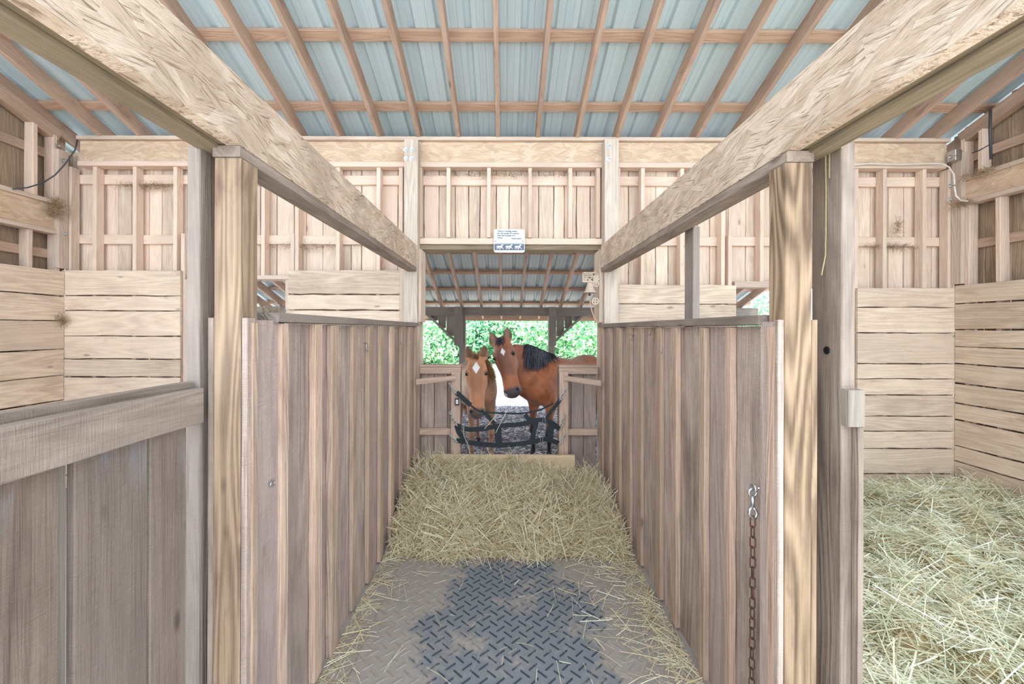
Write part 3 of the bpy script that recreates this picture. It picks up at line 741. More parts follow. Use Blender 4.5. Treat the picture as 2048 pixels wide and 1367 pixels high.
def text(s, x, z, size, parent, align='LEFT', mat='ink', Y=4.1485, shear=.25):
    cu = bpy.data.curves.new('lettering', 'FONT'); cu.body = s; cu.size = size; cu.align_x = align; cu.shear = shear; cu.extrude = .0004; cu.offset = .0005
    o = bpy.data.objects.new('lettering', cu); o.matrix_world = Matrix.Translation((x, Y, z)) @ Matrix.Rotation(math.pi / 2, 4, 'X')
    COL.objects.link(o); bpy.context.view_layer.update()
    me = bpy.data.meshes.new_from_object(o.evaluated_get(bpy.context.evaluated_depsgraph_get())); mw = o.matrix_world.copy()
    bpy.data.objects.remove(o); me.transform(mw); me.materials.clear(); me.materials.append(M[mat])
    o = bpy.data.objects.new('lettering', me); COL.objects.link(o); o.parent = parent; return o
text('There is nothing better', cx - .122, cz + .090, .0215, sg_)
text('for the inside of a person', cx - .122, cz + .068, .0215, sg_)
text('than the outside of a', cx - .122, cz + .046, .0215, sg_)
text('horse.', cx - .122, cz + .024, .0215, sg_)
text('Ronald Reagan', cx + .122, cz + .017, .017, sg_, 'RIGHT')
for dx in (-.138, .136):
    m_ = MB(); m_.lathe((cx + dx, 4.1495, cz - .004), (0, -1, 0), [(.0, .003), (.0045, .002), (.005, 0)], 10); m_.build('screw', 'ink', sg_)

# bell
be = thing('dinner_bell', 'cream cast-iron dinner bell hanging from a lattice tractor bracket by the doorway', 'bell')
YB = 4.10
def bp(px, py, dy=0): v = P(px, py, YB); v.y += dy; return v
m_ = MB()
def bar3(a, b, r=.005): m_.tube([bp(*a), bp(*b)], r, 6)
for a, b in (((1166, 545), (1166, 563)), ((1166, 563), (1198, 564)), ((1167, 545), (1190, 545)), ((1167, 552), (1186, 552)), ((1184, 545), (1184, 554)), ((1173, 563), (1173, 554)), ((1173, 554), (1184, 563)), ((1184, 554), (1176, 563)), ((1190, 545), (1191, 542)),
             ((1168, 548), (1184, 548)), ((1190, 545), (1198, 549)), ((1186, 563), (1198, 550)), ((1186, 552), (1198, 560))): bar3(a, b, .007)
def ring(c, r, rr=.006, spokes=4, mb=m_):
    pts = [bp(c[0] + r * math.cos(a), c[1] + r * math.sin(a)) for a in [2 * math.pi * i / 20 for i in range(20)]]
    mb.tube(pts, rr, 6, closed=True)
    for i in range(spokes):
        a = math.pi * i / spokes * 2; mb.tube([bp(*c), bp(c[0] + r * math.cos(a), c[1] + r * math.sin(a))], rr * .8, 5)
ring((1169, 559), 3.5); ring((1192, 556), 5.0)
ring((1192, 567), 5.5)
m_.build('bracket', 'castiron', be)
m_ = MB(); ring((1190.5, 602), 6.2, .008, 4, m_); m_.build('wheel_emblem', 'castiron', be)
m_ = MB(); c = bp(1180, 565)
k_ = YB / F
m_.lathe(c, (0, 0, -1), [(0, 0), (4.5 * k_, .0), (5.5 * k_, 1.5 * k_), (7 * k_, 7 * k_), (8.5 * k_, 13 * k_), (11 * k_, 17 * k_), (13.5 * k_, 20 * k_), (13 * k_, 20.3 * k_), (10 * k_, 17.5 * k_), (7.5 * k_, 13 * k_), (5 * k_, 3 * k_), (0, 2.5 * k_)], 28)
m_.build('bell_body', 'castiron', be, smooth_=True)
m_ = MB(); m_.tube([bp(1180, 572), bp(1179, 588)], .004, 6); m_.lathe(bp(1179, 586), (0, 0, -1), [(0, -.0), (.012, .008), (.013, .02), (0, .03)], 12); m_.build('clapper', 'rust', be)
m_ = MB(); m_.tube([bp(1179, 588), bp(1179.5, 597), bp(1181, 609), bp(1184, 622), bp(1188, 634), bp(1194, 643, .0), bp(1197, 646)], .006, 6); m_.build('pull_rope', 'rope', be)

# chains
def chain(path, parent, mat, L_=.035, wd=.012, wr=.0026, twist=True, name='chain'):
    m_ = MB(); pts = [Vector(p) for p in path]
    tot = sum((b - a).length for a, b in zip(pts[:-1], pts[1:])); n = max(2, int(tot / (L_ - 2 * wr)))
    def at(s):
        for a, b in zip(pts[:-1], pts[1:]):
            l = (b - a).length
            if s <= l + 1e-9: return a + (b - a) * (s / l), (b - a).normalized()
            s -= l
        return pts[-1], (pts[-1] - pts[-2]).normalized()
    for k in range(n):
        c, t_ = at(tot * (k + .5) / n); u = t_.cross(Vector((0, 1, 0))); u = u.normalized() if u.length > .1 else t_.orthogonal().normalized(); w = t_.cross(u)
        a_ = (k % 2) * math.radians(72) + U(-.3, .3) + (.3 if twist else 0); sd = u * math.cos(a_) + w * math.sin(a_)
        hl = (L_ / 2 - wd / 2); ring_ = []
        for i in range(14):
            a = 2 * math.pi * i / 14; q = hl if math.cos(a) > 0 else -hl
            ring_.append(c + t_ * (q + math.cos(a) * wd / 2) + sd * (math.sin(a) * wd / 2))
        m_.tube(ring_, wr, 5, closed=True)
    return m_.build(name, mat, parent, smooth_=True)
def snap(p0, p1, parent, r=.0045, mat='steel', name='snap_hook'):
    """bolt snap: swivel eye, shaft, curved hook from p0 (top) to p1"""
    p0, p1 = Vector(p0), Vector(p1); t_ = (p1 - p0); l = t_.length; t_.normalize(); u = t_.cross(Vector((0, 1, 0))); u = u.normalized() if u.length > .1 else Vector((1, 0, 0))
    m_ = MB(); c = p0 + t_ * (l * .13)
    m_.tube([c + t_ * (math.cos(a) * l * .13) + u * (math.sin(a) * l * .13) for a in [2 * math.pi * i / 14 for i in range(14)]], r * .8, 6, closed=True)
    m_.tube([p0 + t_ * (l * .26), p0 + t_ * (l * .62)], r * 1.2, 8)
    hk = [p0 + t_ * (l * .62), p0 + t_ * (l * .70) - u * (l * .10), p0 + t_ * (l * .86) - u * (l * .13), p0 + t_ * (l * .98) - u * (l * .02), p0 + t_ * (l * .98) + u * (l * .10), p0 + t_ * (l * .84) + u * (l * .15), p0 + t_ * (l * .70) + u * (l * .08), p0 + t_ * (l * .62)]
    m_.tube(hk, r, 7); return m_.build(name, mat, parent, smooth_=True)
hc = thing('hanging_chain', 'rusty twisted-link chain hanging from a steel snap on the right partition', 'chain')
YC = 1.515; xc = .922
def hp_(px, py): v = P(px, py, YC); return Vector((xc - .004, YC + (1507 - px) * .001, v.z))
snap(hp_(1505, 977), hp_(1506, 1036), hc, .006)
m_ = MB(); e = hp_(1510, 975)
m_.tube([e + Vector((.045, 0, 0)), e + Vector((.012, 0, 0))] , .004, 6); m_.tube([e + Vector((0, math.sin(a) * .014, math.cos(a) * .014)) for a in [2 * math.pi * i / 12 for i in range(12)]], .0045, 6, closed=True); m_.build('eye_bolt', 'steel', hc, smooth_=True)
chain([hp_(1506, 1033), hp_(1507, 1120), hp_(1505, 1250), hp_(1503, 1367), hp_(1502, 1460)], hc, 'rust', .043, .017, .0028)

# hooks on partitions
def hook(pos, sg, size, label, kind='hook', name='wall_hook'):
    m_ = MB(); p = Vector(pos); d = Vector((-sg, 0, 0))
    if kind == 'hook':
        pts = [p - d * .012, p + d * .02, p + d * .02 + Vector((0, -.3 * size, -.2 * size))]
        for a in range(0, 200, 25):
            q = math.radians(a); pts.append(p + d * .02 + Vector((0, -.3 * size * math.cos(q) * .9 - .0, -size * .5 - math.sin(q) * size * .5)))
        m_.tube(pts, .0028, 6)
    else:
        m_.tube([p - d * .012, p + d * .012], .003, 6)
        m_.tube([p + d * .02 + Vector((0, math.cos(a) * size * .5, math.sin(a) * size * .3)) for a in [2 * math.pi * i / 12 for i in range(12)]], .003, 6, closed=True)
    return tag(m_.build(name, 'steel', smooth_=True), label, 'hook')
def onL(px, py): Y = .885 * F / (VX - px); v = P(px, py, Y); return (-.882, v.y, v.z)
def onR(px, py): Y = .955 * F / (px - VX); v = P(px, py, Y); return (.952, v.y, v.z)
hook(onL(534, 966), -1, .03, 'small steel screw eye on the near board of the left partition', 'eye', 'screw_eye')
hook(onL(727, 686), -1, .05, 'large curved steel hook high on the left partition')
hook(onL(786, 657), -1, .03, 'tiny hook just below the cap of the left partition')
hook(onL(797, 686), -1, .022, 'small steel eye on the far half of the left partition, nearer one', 'eye', 'screw_eye')
hook(onL(815, 685), -1, .022, 'small steel eye on the left partition, nearest the doorway', 'eye', 'screw_eye')
hook(onR(1329, 692), 1, .05, 'large curved steel hook high on the right partition')
hook(onR(1268, 670), 1, .03, 'small bent hook under the cap of the right partition')
hook(onR(1246, 698), 1, .022, 'small steel eye on the right partition, between bent hook and doorway', 'eye', 'screw_eye')
hook(onR(1226, 695), 1, .022, 'small steel eye on the right partition, nearest the doorway', 'eye', 'screw_eye')

# cables, nests, twine
m_ = MB(); m_.tube([P(155, 279, 4.06), P(150, 300, 4.03), P(130, 328, 4.0), P(110, 350, 3.98), P(85, 366, 3.9), P(55, 375, 3.8), P(25, 378, 3.72)], .006, 6); tag(m_.build('dark_cable', 'cable', smooth_=True), 'dark cable sagging across the left rear corner', 'cable')
m_ = MB(); m_.tube([P(1700, 330, 4.155), P(1740, 327, 4.155), P(1800, 329, 4.155), P(1860, 327, 4.155), P(1884, 327, 4.13), P(1898, 334, 4.09), P(1908, 350, 4.01), P(1909, 375, 4.01), P(1912, 392, 4.01), P(1922, 401, 4.0), P(1936, 402, 3.98)], .008, 6); tag(m_.build('pale_cable', 'conduit', smooth_=True), 'pale cable running under the header and down the right rear corner', 'cable')
m_ = MB(); m_.tube([P(1981, 219, 3.75), P(1980, 260, 3.76), P(1982, 318, 3.78)], .012, 6); m_.tube([P(1978, 290, 3.77), P(1960, 300, 3.82), P(1945, 306, 3.9)], .006, 5); tag(m_.build('wall_cable', 'cable', smooth_=True), 'dark cable clipped to a stud high on the right gable wall', 'cable')
def tuft(name, c, r, n, label, mat='debris', drop=0, kind='stuff', cat='nest'):
    c = np.array(c); d = RNG.normal(size=(n, 3)); d /= np.linalg.norm(d, axis=1, keepdims=True)
    b = c + RNG.normal(size=(n, 3)) * np.array(r) * .5
    b[:, 2] -= np.abs(RNG.normal(0, 1, n)) * drop
    nn = np.cross(d, RNG.normal(size=(n, 3))); nn /= np.linalg.norm(nn, axis=1, keepdims=True)
    o = ribbons(name, mat, b, d, nn, RNG.uniform(.04, .12, n), RNG.uniform(.0015, .003, n), RNG.uniform(-.6, .6, n), RNG.uniform(0, .6, n))
    return tag(o, label, cat, kind=kind)
tuft('bird_nest', P(112, 408, 4.06), (.08, .05, .10), 380, 'ragged bird nest of dry grass in the left rear corner', drop=.05, kind='thing')
tuft('cobweb_straw', P(121, 640, 4.10), (.05, .03, .05), 90, 'wisp of straw caught on the left gable planks at the corner')
tuft('straw_wisp', P(545, 632, 1.62), (.05, .04, .015), 60, 'wisp of straw lying on the left partition cap by the post', cat='straw')
tuft('straw_wisp', P(1316, 660, 2.6), (.03, .03, .05), 50, 'tuft of straw stuck under the right partition cap above the hook', cat='straw')
tuft('straw_wisp', P(1960, 345, 3.9), (.03, .18, .03), 160, 'straw hanging along the right gable beam, upper edge', cat='straw')
tuft('straw_wisp', P(1925, 405, 4.05), (.09, .08, .03), 160, 'straw tangled under the right gable beam at the corner', cat='straw')
tuft('straw_wisp', P(1795, 455, 4.22), (.03, .02, .10), 80, 'straw caught on a stud above the right stall planks', cat='straw')
tuft('straw_wisp', P(300, 372, 4.25), (.35, .02, .015), 260, 'straw littering the upper rail of the back wall, left bay', cat='straw')
tuft('straw_wisp', P(610, 493, 4.25), (.4, .02, .02), 200, 'straw littering the lower rail of the back wall, left of the doorway', cat='straw')
tuft('straw_wisp', P(1010, 348, 4.22), (.9, .02, .01), 260, 'straw fringe below the header over the doorway', cat='straw')
tuft('straw_wisp', P(1780, 493, 4.25), (.3, .02, .02), 200, 'straw littering the lower rail of the back wall, right bay', cat='straw')
m_ = MB()
m_.tube([P(1656, 268, 1.45), P(1651, 300, 1.43), P(1652, 380, 1.43), P(1652, 460, 1.43), P(1651, 510, 1.43), P(1643, 550, 1.42)], .0022, 5)
m_.tube([P(1656, 268, 1.45), P(1659, 300, 1.42), P(1659, 356, 1.42)], .0022, 5)
tag(m_.build('baling_twine', 'twine', smooth_=True), 'two strands of baling twine dangling beside the right jamb', 'twine')
m_ = MB(); m_.tube([P(1695, 232, 1.50), P(1690, 252, 1.38), P(1689, 275, 1.37), P(1683, 296, 1.36)], .002, 5); tag(m_.build('baling_twine', 'twine', smooth_=True), 'short curl of twine hanging from the right beam above the jamb', 'twine')

# ================================================================ STALL GUARD
gd = thing('stall_guard', 'black webbing stall guard chained across the doorway in front of the horses', 'stall guard')
YG = 4.15
def strap(pts, w, name='strap', mat='web', th=.003, dyn=0):
    """flat webbing through photo points (px, py, Y)"""
    P3 = [P(*p) for p in pts]; fine = []
    n = len(P3)
    for k in range(n - 1):
        p0, p1, p2, p3 = P3[max(k - 1, 0)], P3[k], P3[k + 1], P3[min(k + 2, n - 1)]
        for i in range(6):
            t_ = i / 6; fine.append(.5 * ((2 * p1) + (p2 - p0) * t_ + (2 * p0 - 5 * p1 + 4 * p2 - p3) * t_ ** 2 + (3 * p1 - p0 - 3 * p2 + p3) * t_ ** 3))
    fine.append(P3[-1]); m_ = MB(); vs, fs = [], []
    for k, p in enumerate(fine):
        t_ = (fine[min(k + 1, len(fine) - 1)] - fine[max(k - 1, 0)]).normalized(); u = Vector((0, -1, .0)).cross(t_).normalized(); nn = t_.cross(u)
        for a, b in ((-1, -1), (1, -1), (1, 1), (-1, 1)): vs.append(p + u * (a * w / 2) + nn * (b * th / 2))
    for k in range(len(fine) - 1):
        for i in range(4):
            j = (i + 1) % 4; fs.append((k * 4 + i, k * 4 + j, k * 4 + 4 + j, k * 4 + 4 + i))
    fs += [(3, 2, 1, 0), tuple((len(fine) - 1) * 4 + i for i in range(4))]
    m_.add(vs, fs); return m_.build(name, mat, gd)
strap([(913, 784, 4.14), (926, 796, 4.14), (941, 810, 4.14)], .045, th=.02)
strap([(941, 810, 4.15), (952, 818, 4.16), (963, 823, 4.17), (975, 824, 4.16), (1005, 826, 4.14), (1045, 826, 4.13), (1080, 819, 4.13), (1106, 806, 4.14)], .018)
strap([(968, 824, 4.16), (978, 834, 4.15), (990, 848, 4.14)], .04)
strap([(1120, 799, 4.145), (1111, 812, 4.145), (1098, 828, 4.14), (1088, 846, 4.14)], .035, th=.006)
strap([(913, 850, 4.15), (935, 858, 4.14), (965, 857, 4.13), (1000, 851, 4.12), (1040, 848, 4.12), (1065, 842, 4.12), (1085, 839, 4.12), (1105, 846, 4.13), (1119, 858, 4.145)], .047)
strap([(913, 880, 4.15), (935, 884, 4.14), (965, 888, 4.13), (1000, 890, 4.12), (1040, 887, 4.12), (1070, 882, 4.12), (1092, 878, 4.12), (1118, 886, 4.145)], .047)
strap([(913, 850, 4.155), (919, 866, 4.15), (934, 884, 4.145)], .05)
strap([(915, 882, 4.16), (914, 866, 4.16), (920, 852, 4.155)], .035)
strap([(996, 850, 4.125), (996, 868, 4.125), (998, 888, 4.125)], .07)
strap([(1050, 828, 4.14), (1056, 836, 4.13), (1072, 843, 4.13), (1068, 862, 4.125), (1062, 886, 4.125)], .045)
strap([(1104, 846, 4.14), (1101, 864, 4.14), (1100, 882, 4.14)], .06)
def buck(px, py, w, h, mat='steel', Y=4.105, name='buckle'):
    m_ = MB(); c = P(px, py, Y); m_.tube([c + Vector((x * w / 2, 0, z * h / 2)) for x, z in ((-1, -1), (1, -1), (1, 1), (-1, 1))], .0022, 5, closed=True); m_.build(name, mat, gd)
for a in ((1088, 841, .024, .075), (1083, 876, .024, .08), (926, 856, .022, .06), (934, 885, .022, .06)): buck(*a)
for k, (a, b) in enumerate((((898, 765), (914, 787)), ((899, 822), (915, 852)), ((899, 869), (915, 884)), ((1132, 776), (1119, 801)), ((1131, 829), (1119, 860)), ((1131, 868), (1117, 888)))):
    p0 = P(*a, 4.135); p1 = P(*b, 4.135); mid = p0 + (p1 - p0) * .45 + Vector((0, 0, -.006))
    snap(p0, mid, gd, .0055)
    chain([mid, p1], gd, 'steel', .042, .024, .0048)
m_ = MB(); c = P(914, 803, 4.13); m_.bx(c.x - .022, c.x + .022, c.y - .004, c.y + .004, c.z - .034, c.z + .034); tg = m_.build('name_tag', 'tagblack', gd); tg['label'] = 'black tag with white insert'
m_ = MB(); m_.bx(c.x - .012, c.x + .013, c.y - .006, c.y - .0041, c.z - .022, c.z + .022); m_.build('tag_insert', 'signwhite', tg)
m_ = MB(); m_.tube([P(926, 852, 4.12), P(928, 872, 4.12), P(934, 884, 4.11), P(940, 905, 4.1), P(943, 915, 4.09)], .003, 5); m_.build('cord', 'conduit', gd)
tag(ribbons('straw_stalk', 'hay', np.array([P(982, 842, 4.09), P(1003, 842, 4.08)]), np.array([[.65, 0, .76], [.45, 0, .9]]), np.array([[0, -1., 0], [0, -1., 0]]), np.array([.2, .26]), np.array([.005, .004]), np.array([.02, .05]), np.array([.9, .6])), 'stalks of straw caught on the middle strap', 'straw')

# ================================================================ HORSES
def loft_ring(c, a, b, n=20, fa=1., ex=2.0):
    out = []
    for i in range(n):
        t_ = 2 * math.pi * i / n; ct, st = math.cos(t_), math.sin(t_)
        out.append(c + a * (abs(ct) ** (2 / ex) * (1 if ct > 0 else -1)) + b * (abs(st) ** (2 / ex) * (1 if st > 0 else -1)))
    return out
class Body:
    def __init__(s): s.v, s.f = [], []
    def rings(s, rs):
        o = len(s.v); n = len(rs[0])
        for r in rs: s.v += [tuple(p) for p in r]
        for k in range(len(rs) - 1):
            for i in range(n):
                j = (i + 1) % n; s.f.append((o + k * n + i, o + k * n + j, o + (k + 1) * n + j, o + (k + 1) * n + i))
        s.f.append(tuple(o + i for i in range(n - 1, -1, -1))); s.f.append(tuple(o + (len(rs) - 1) * n + i for i in range(n)))
    def ball(s, c, rx, ry=None, rz=None, ax=None, n=12):
        c = Vector(c); ry = ry or rx; rz = rz or rx; A = ax or (Vector((1, 0, 0)), Vector((0, 1, 0)), Vector((0, 0, 1)))
        rs = []
        for k in range(1, 8):
            ph = math.pi * k / 8; rs.append([c + A[0] * (rx * math.sin(ph) * math.cos(2 * math.pi * i / n)) + A[1] * (ry * math.sin(ph) * math.sin(2 * math.pi * i / n)) + A[2] * (rz * math.cos(ph)) for i in range(n)])
        s.rings(rs)
def cr(P_, t):   # catmull-rom over a list of tuples
    n = len(P_) - 1; k = min(int(t * n), n - 1); f = t * n - k
    p = [np.array(P_[i]) for i in (max(k - 1, 0), k, k + 1, min(k + 2, n))]
    return .5 * (2 * p[1] + (p[2] - p[0]) * f + (2 * p[0] - 5 * p[1] + 4 * p[2] - p[3]) * f ** 2 + (3 * p[1] - p[0] - 3 * p[2] + p[3]) * f ** 3)

def make_horse(label, s, wf, chest, head_dir, poll, Lx, Fx, hs, neck, col, mane_mat, fore_mat, voxel=.009, star=None, dark_legs=False, legs=None, ear_tilt=((0, 0), (0, 0)), name='horse', hw=1.1, mz=1.0):
    """chest = (x,y) of point between forelegs; head_dir = unit vector the body points along; poll/Lx/Fx = head frame"""
    root = thing(name, label, 'horse')
    ux = Vector((head_dir[0], head_dir[1], 0)).normalized(); lx = Vector((-ux.y, ux.x, 0)); up = Vector((0, 0, 1)); c0 = Vector((chest[0], chest[1], 0))
    def W(u, v, z): return c0 + ux * (u * s) + lx * (v * s) + up * (z * s)
    B = Body()
    # trunk
    st = [(.19, 1.06, .07, .06), (.15, 1.06, .17, .14), (.04, 1.08, .26, .20), (-.12, 1.12, .33, .225), (-.32, 1.12, .35, .245), (-.55, 1.09, .345, .275), (-.8, 1.07, .34, .30), (-1.0, 1.11, .315, .295), (-1.18, 1.17, .29, .28), (-1.33, 1.18, .26, .25), (-1.45, 1.14, .20, .18), (-1.50, 1.10, .10, .09)]
    rs = []
    for k in range(37):
        u, z, hh, bw_ = cr(st, k / 36); rs.append(loft_ring(W(u, 0, z), lx * (bw_ * s * wf), up * (hh * s), 24, ex=2.2))
    B.rings(rs)
    # neck
    rs = []
    for k in range(17):
        q = cr(neck, k / 16); q2 = cr(neck, min(1, k / 16 + .03)); q0 = cr(neck, max(0, k / 16 - .03))
        t_ = Vector(q2[:3] - q0[:3]).normalized(); sd = t_.cross(up).normalized(); dp = sd.cross(t_)
        rs.append(loft_ring(Vector(q[:3]), sd * q[4], dp * q[3], 20, ex=2.1))
    B.rings(rs)
    # legs
    def leg(pts):
        rs = []
        m = (len(pts) - 1) * 4
        for k in range(m + 1):
            u, v, z, a, b = cr(pts, k / m); rs.append(loft_ring(W(u, v, max(z, .0)), ux * (a * s), lx * (b * s), 14))
        B.rings(rs)
    lg = legs or [(0, 0)] * 4
    for i, sd in enumerate((1, -1)):
        du, dv = lg[i]
        leg([(-.10, sd * .13, 1.05, .13, .09), (-.07 + du * .2, sd * (.15) + dv * .2, .88, .11, .085), (-.05 + du * .5, sd * .155 + dv * .5, .72, .075, .065), (-.03 + du * .8, sd * .155 + dv * .8, .55, .052, .048), (-.02 + du, sd * .155 + dv, .44, .05, .05), (-.035 + du, sd * .155 + dv, .38, .037, .036), (-.035 + du, sd * .155 + dv, .24, .03, .03), (-.03 + du, sd * .155 + dv, .165, .04, .04), (-.0 + du, sd * .155 + dv, .10, .034, .034), (.015 + du, sd * .155 + dv, .055, .052, .052), (.03 + du, sd * .155 + dv, .0, .066, .06)])
    for i, sd in enumerate((1, -1)):
        du, dv = lg[i + 2]
        leg([(-1.25, sd * .13, 1.12, .2, .12), (-1.2, sd * .15, .95, .18, .11), (-1.18 + du * .3, sd * .16, .80, .13, .09), (-1.28 + du * .6, sd * .16, .66, .085, .065), (-1.38 + du, sd * .16, .54, .06, .045), (-1.42 + du, sd * .16, .47, .055, .042), (-1.40 + du, sd * .16, .38, .038, .034), (-1.38 + du, sd * .16, .24, .032, .031), (-1.375 + du, sd * .16, .165, .042, .04), (-1.345 + du, sd * .16, .10, .034, .034), (-1.33 + du, sd * .16, .055, .052, .052), (-1.31 + du, sd * .16, 0, .066, .06)])
    # head
    Lx = Vector(Lx).normalized(); Fx = Vector(Fx); Fx = (Fx - Lx * Fx.dot(Lx)).normalized(); Sx = Fx.cross(Lx)  # Sx = horse's own side
    pl_ = Vector(poll)
    def Hd(t, f, sd): return pl_ + Lx * (t * hs) + Fx * (f * hs) + Sx * (sd * hs)
    hst = [(-.06, .035, .06, .05), (-.02, .06, .09, .07), (.05, .078, .11, .088), (.12, .088, .135, .102), (.18, .088, .155, .104), (.25, .080, .165, .098), (.32, .072, .14, .086), (.39, .065, .10, .074), (.46, .062, .078, .068 * mz), (.52, .062, .072, .070 * mz), (.57, .060, .074, .076 * mz), (.605, .050, .066, .066 * mz), (.635, .02, .03, .035)]
    hst = [(a_, b_, c_, d_ * hw) for a_, b_, c_, d_ in hst]
    rs = []
    for k in range(49):
        t, f, b, w = cr(hst, k / 48); r_ = []
        for i in range(28):
            a = 2 * math.pi * i / 28; ct, sn = math.cos(a), math.sin(a)
            y_ = (f if ct > 0 else b) * (abs(ct) ** .8) * (1 if ct > 0 else -1)
            taper = 1 - .30 * max(0, ct) ** 1.5 - .35 * max(0, -ct) ** 1.5
            x_ = w * (abs(sn) ** .75) * (1 if sn > 0 else -1) * taper
            r_.append(Hd(t, y_, x_))
        rs.append(r_)
    B.rings(rs)
    A3 = (Sx, Fx, Lx)
    for sd in (1, -1):
        B.ball(Hd(.145, .048, sd * .078 * hw), .030 * hs, .030 * hs, .036 * hs, A3)      # brow
        B.ball(Hd(.215, .035, sd * .080 * hw), .022 * hs, .022 * hs, .03 * hs, A3)      # below the eye
        B.ball(Hd(.25, -.075, sd * .060 * hw), .042 * hs, .08 * hs, .085 * hs, A3)        # cheek
        B.ball(Hd(.555, .030, sd * .050 * mz * hw), .026 * hs, .034 * hs, .038 * hs, A3)      # nostril
    B.ball(Hd(.60, -.052, 0), .038 * hs, .03 * hs, .036 * hs, A3)                    # chin
    B.ball(Hd(.61, .0, 0), .045 * hs, .046 * hs, .034 * hs, A3)                    # upper lip
    # ears: leaf shaped, hollow side forward
    ears = []
    for q, sd in enumerate((1, -1)):
        tilt, turn = ear_tilt[q]
        base = Hd(-.005, .015, sd * .062 * hw); ed = (-Lx * 1. + Sx * (sd * (.22 + tilt)) + Fx * .12 + up * .2).normalized()
        fd = (Fx + Sx * (sd * (.08) + turn)); fd = (fd - ed * fd.dot(ed)).normalized(); wd = ed.cross(fd)
        ears.append((base, ed, fd, wd))
        rs = []
        for k in range(11):
            t = k / 10; w = .056 * (math.sin(math.pi * (.2 + .8 * t) ** .9) ** .8) * hs + .003; th = .020 * hs * (1 - .6 * t); rr_ = []
            c = base + ed * ((t * .17 - .02) * hs)
            for i in range(16):
                a = 2 * math.pi * i / 16; x, y = math.cos(a) * w, math.sin(a) * th
                y += (x * x / (w * w)) * .018 * hs - (.010 * hs if math.sin(a) > 0 else 0) * (1 - (x / w) ** 2)
                rr_.append(c + wd * x + fd * y)
            rs.append(rr_)
        B.rings(rs)
    me = bpy.data.meshes.new('body'); me.from_pydata(B.v, [], B.f); me.update()
    o = bpy.data.objects.new('body', me); COL.objects.link(o)
    md = o.modifiers.new('r', 'REMESH'); md.mode = 'VOXEL'; md.voxel_size = voxel; md.use_smooth_shade = True
    md = o.modifiers.new('s', 'SMOOTH'); md.factor = .5; md.iterations = 5
    bpy.context.view_layer.update()
    me2 = bpy.data.meshes.new_from_object(o.evaluated_get(bpy.context.evaluated_depsgraph_get()))
    bpy.data.objects.remove(o)
    n = len(me2.vertices); V = np.zeros(n * 3); me2.vertices.foreach_get('co', V); V = V.reshape(-1, 3)
    npv = lambda v: np.array(v)
    E = np.zeros(len(me2.edges) * 2, dtype=np.int32); me2.edges.foreach_get('vertices', E); E = E.reshape(-1, 2)
    deg = np.bincount(E.ravel(), minlength=n)[:, None]
    dd = V - npv(pl_); th_ = dd @ npv(Lx) / hs; wt = np.where((th_ > -.25) & (np.linalg.norm(dd, axis=1) < .75 * hs) & (np.abs(dd @ npv(Sx)) < .2 * hs) & (dd @ npv(Fx) > -.14 * hs), 0., 1.)
    wt = wt * np.clip((V[:, 2] - .45 * s) / (.2 * s), 0, 1)
    for _ in range(6):
        q = wt.copy(); np.add.at(q, E[:, 0], wt[E[:, 1]]); np.add.at(q, E[:, 1], wt[E[:, 0]]); wt = q / (deg[:, 0] + 1)
    for _ in range(70):
        q = np.zeros_like(V)
        for k_ in range(3): q[:, k_] = np.bincount(E[:, 0], V[E[:, 1], k_], n) + np.bincount(E[:, 1], V[E[:, 0], k_], n)
        V = V + (q / deg - V) * (wt[:, None] * .7)
    def hc_(p):   # head coords of all vertices
        d = p - npv(pl_); return d @ npv(Lx) / hs, d @ npv(Fx) / hs, d @ npv(Sx) / hs
    t, f, sd = hc_(V)
    # hollow nostrils and eye sockets
    for q in (1, -1):
        for (tc, fc, scx, r_, dep) in ((.572, .056, .052 * q * mz * hw, .018, .016), (.17, .045, .100 * q * hw, .020, .006), (.32, .03, .078 * q * hw, .05, .006)):
            d = np.sqrt((t - tc) ** 2 + (f - fc) ** 2 + (sd - scx) ** 2); wgt = np.exp(-(d / r_) ** 2) * dep * hs
            V -= wgt[:, None] * (npv(Fx) * .7 + npv(Sx) * q * .7)
    me2.vertices.foreach_set('co', V.ravel())
    # coat colours
    t, f, sd = hc_(V)
    C = np.tile(np.array(col['base']), (n, 1))
    z = V[:, 2]
    def blend(mask, c):
        nonlocal C
        m = np.clip(mask, 0, 1)[:, None]; C = C * (1 - m) + np.array(c) * m
    ss = lambda x, a, b: (lambda q: q * q * (3 - 2 * q))(np.clip((x - a) / (b - a), 0, 1))
    nz = np.sin(V[:, 0] * 23) * np.sin(V[:, 1] * 19 + 1) * np.sin(z * 21 + 2)
    loc = V - npv(c0); uu = loc @ npv(ux) / s
    blend(.5 * ss(nz + .35 * np.sin(V[:, 0] * 61 + V[:, 1] * 47) * np.sin(z * 43), -.2, .6), col['alt'])
    if dark_legs: blend(ss(-z, -.62, -.42) * (np.abs(uu + .65) < 2), col['dark'])
    else: blend(.5 * ss(-z, -.3, -.1), col['dark'])
    inh = ss(t, -.14, -.04) * (t < .75) * ss(-np.abs(f), -.24, -.17) * (np.abs(sd) < .2)
    blend(inh * 1. * .8, col['head'])
    blend(inh * ss(t, .02, .12) * ss(-t, -.45, -.30) * ss(f, .03, .07) * ss(-np.abs(sd), -.09, -.05) * col.get('facedark', .0), col['dark'])
    blend(inh * ss(t, .36, .46) * ss(-t, -.56, -.5) * ss(f, .0, .04) * .7, col['nose'])
    blend(inh * ss(t, .515, .565) * ss(np.abs(f) + 1, .9, 1.) * .95, col['muzzle'])
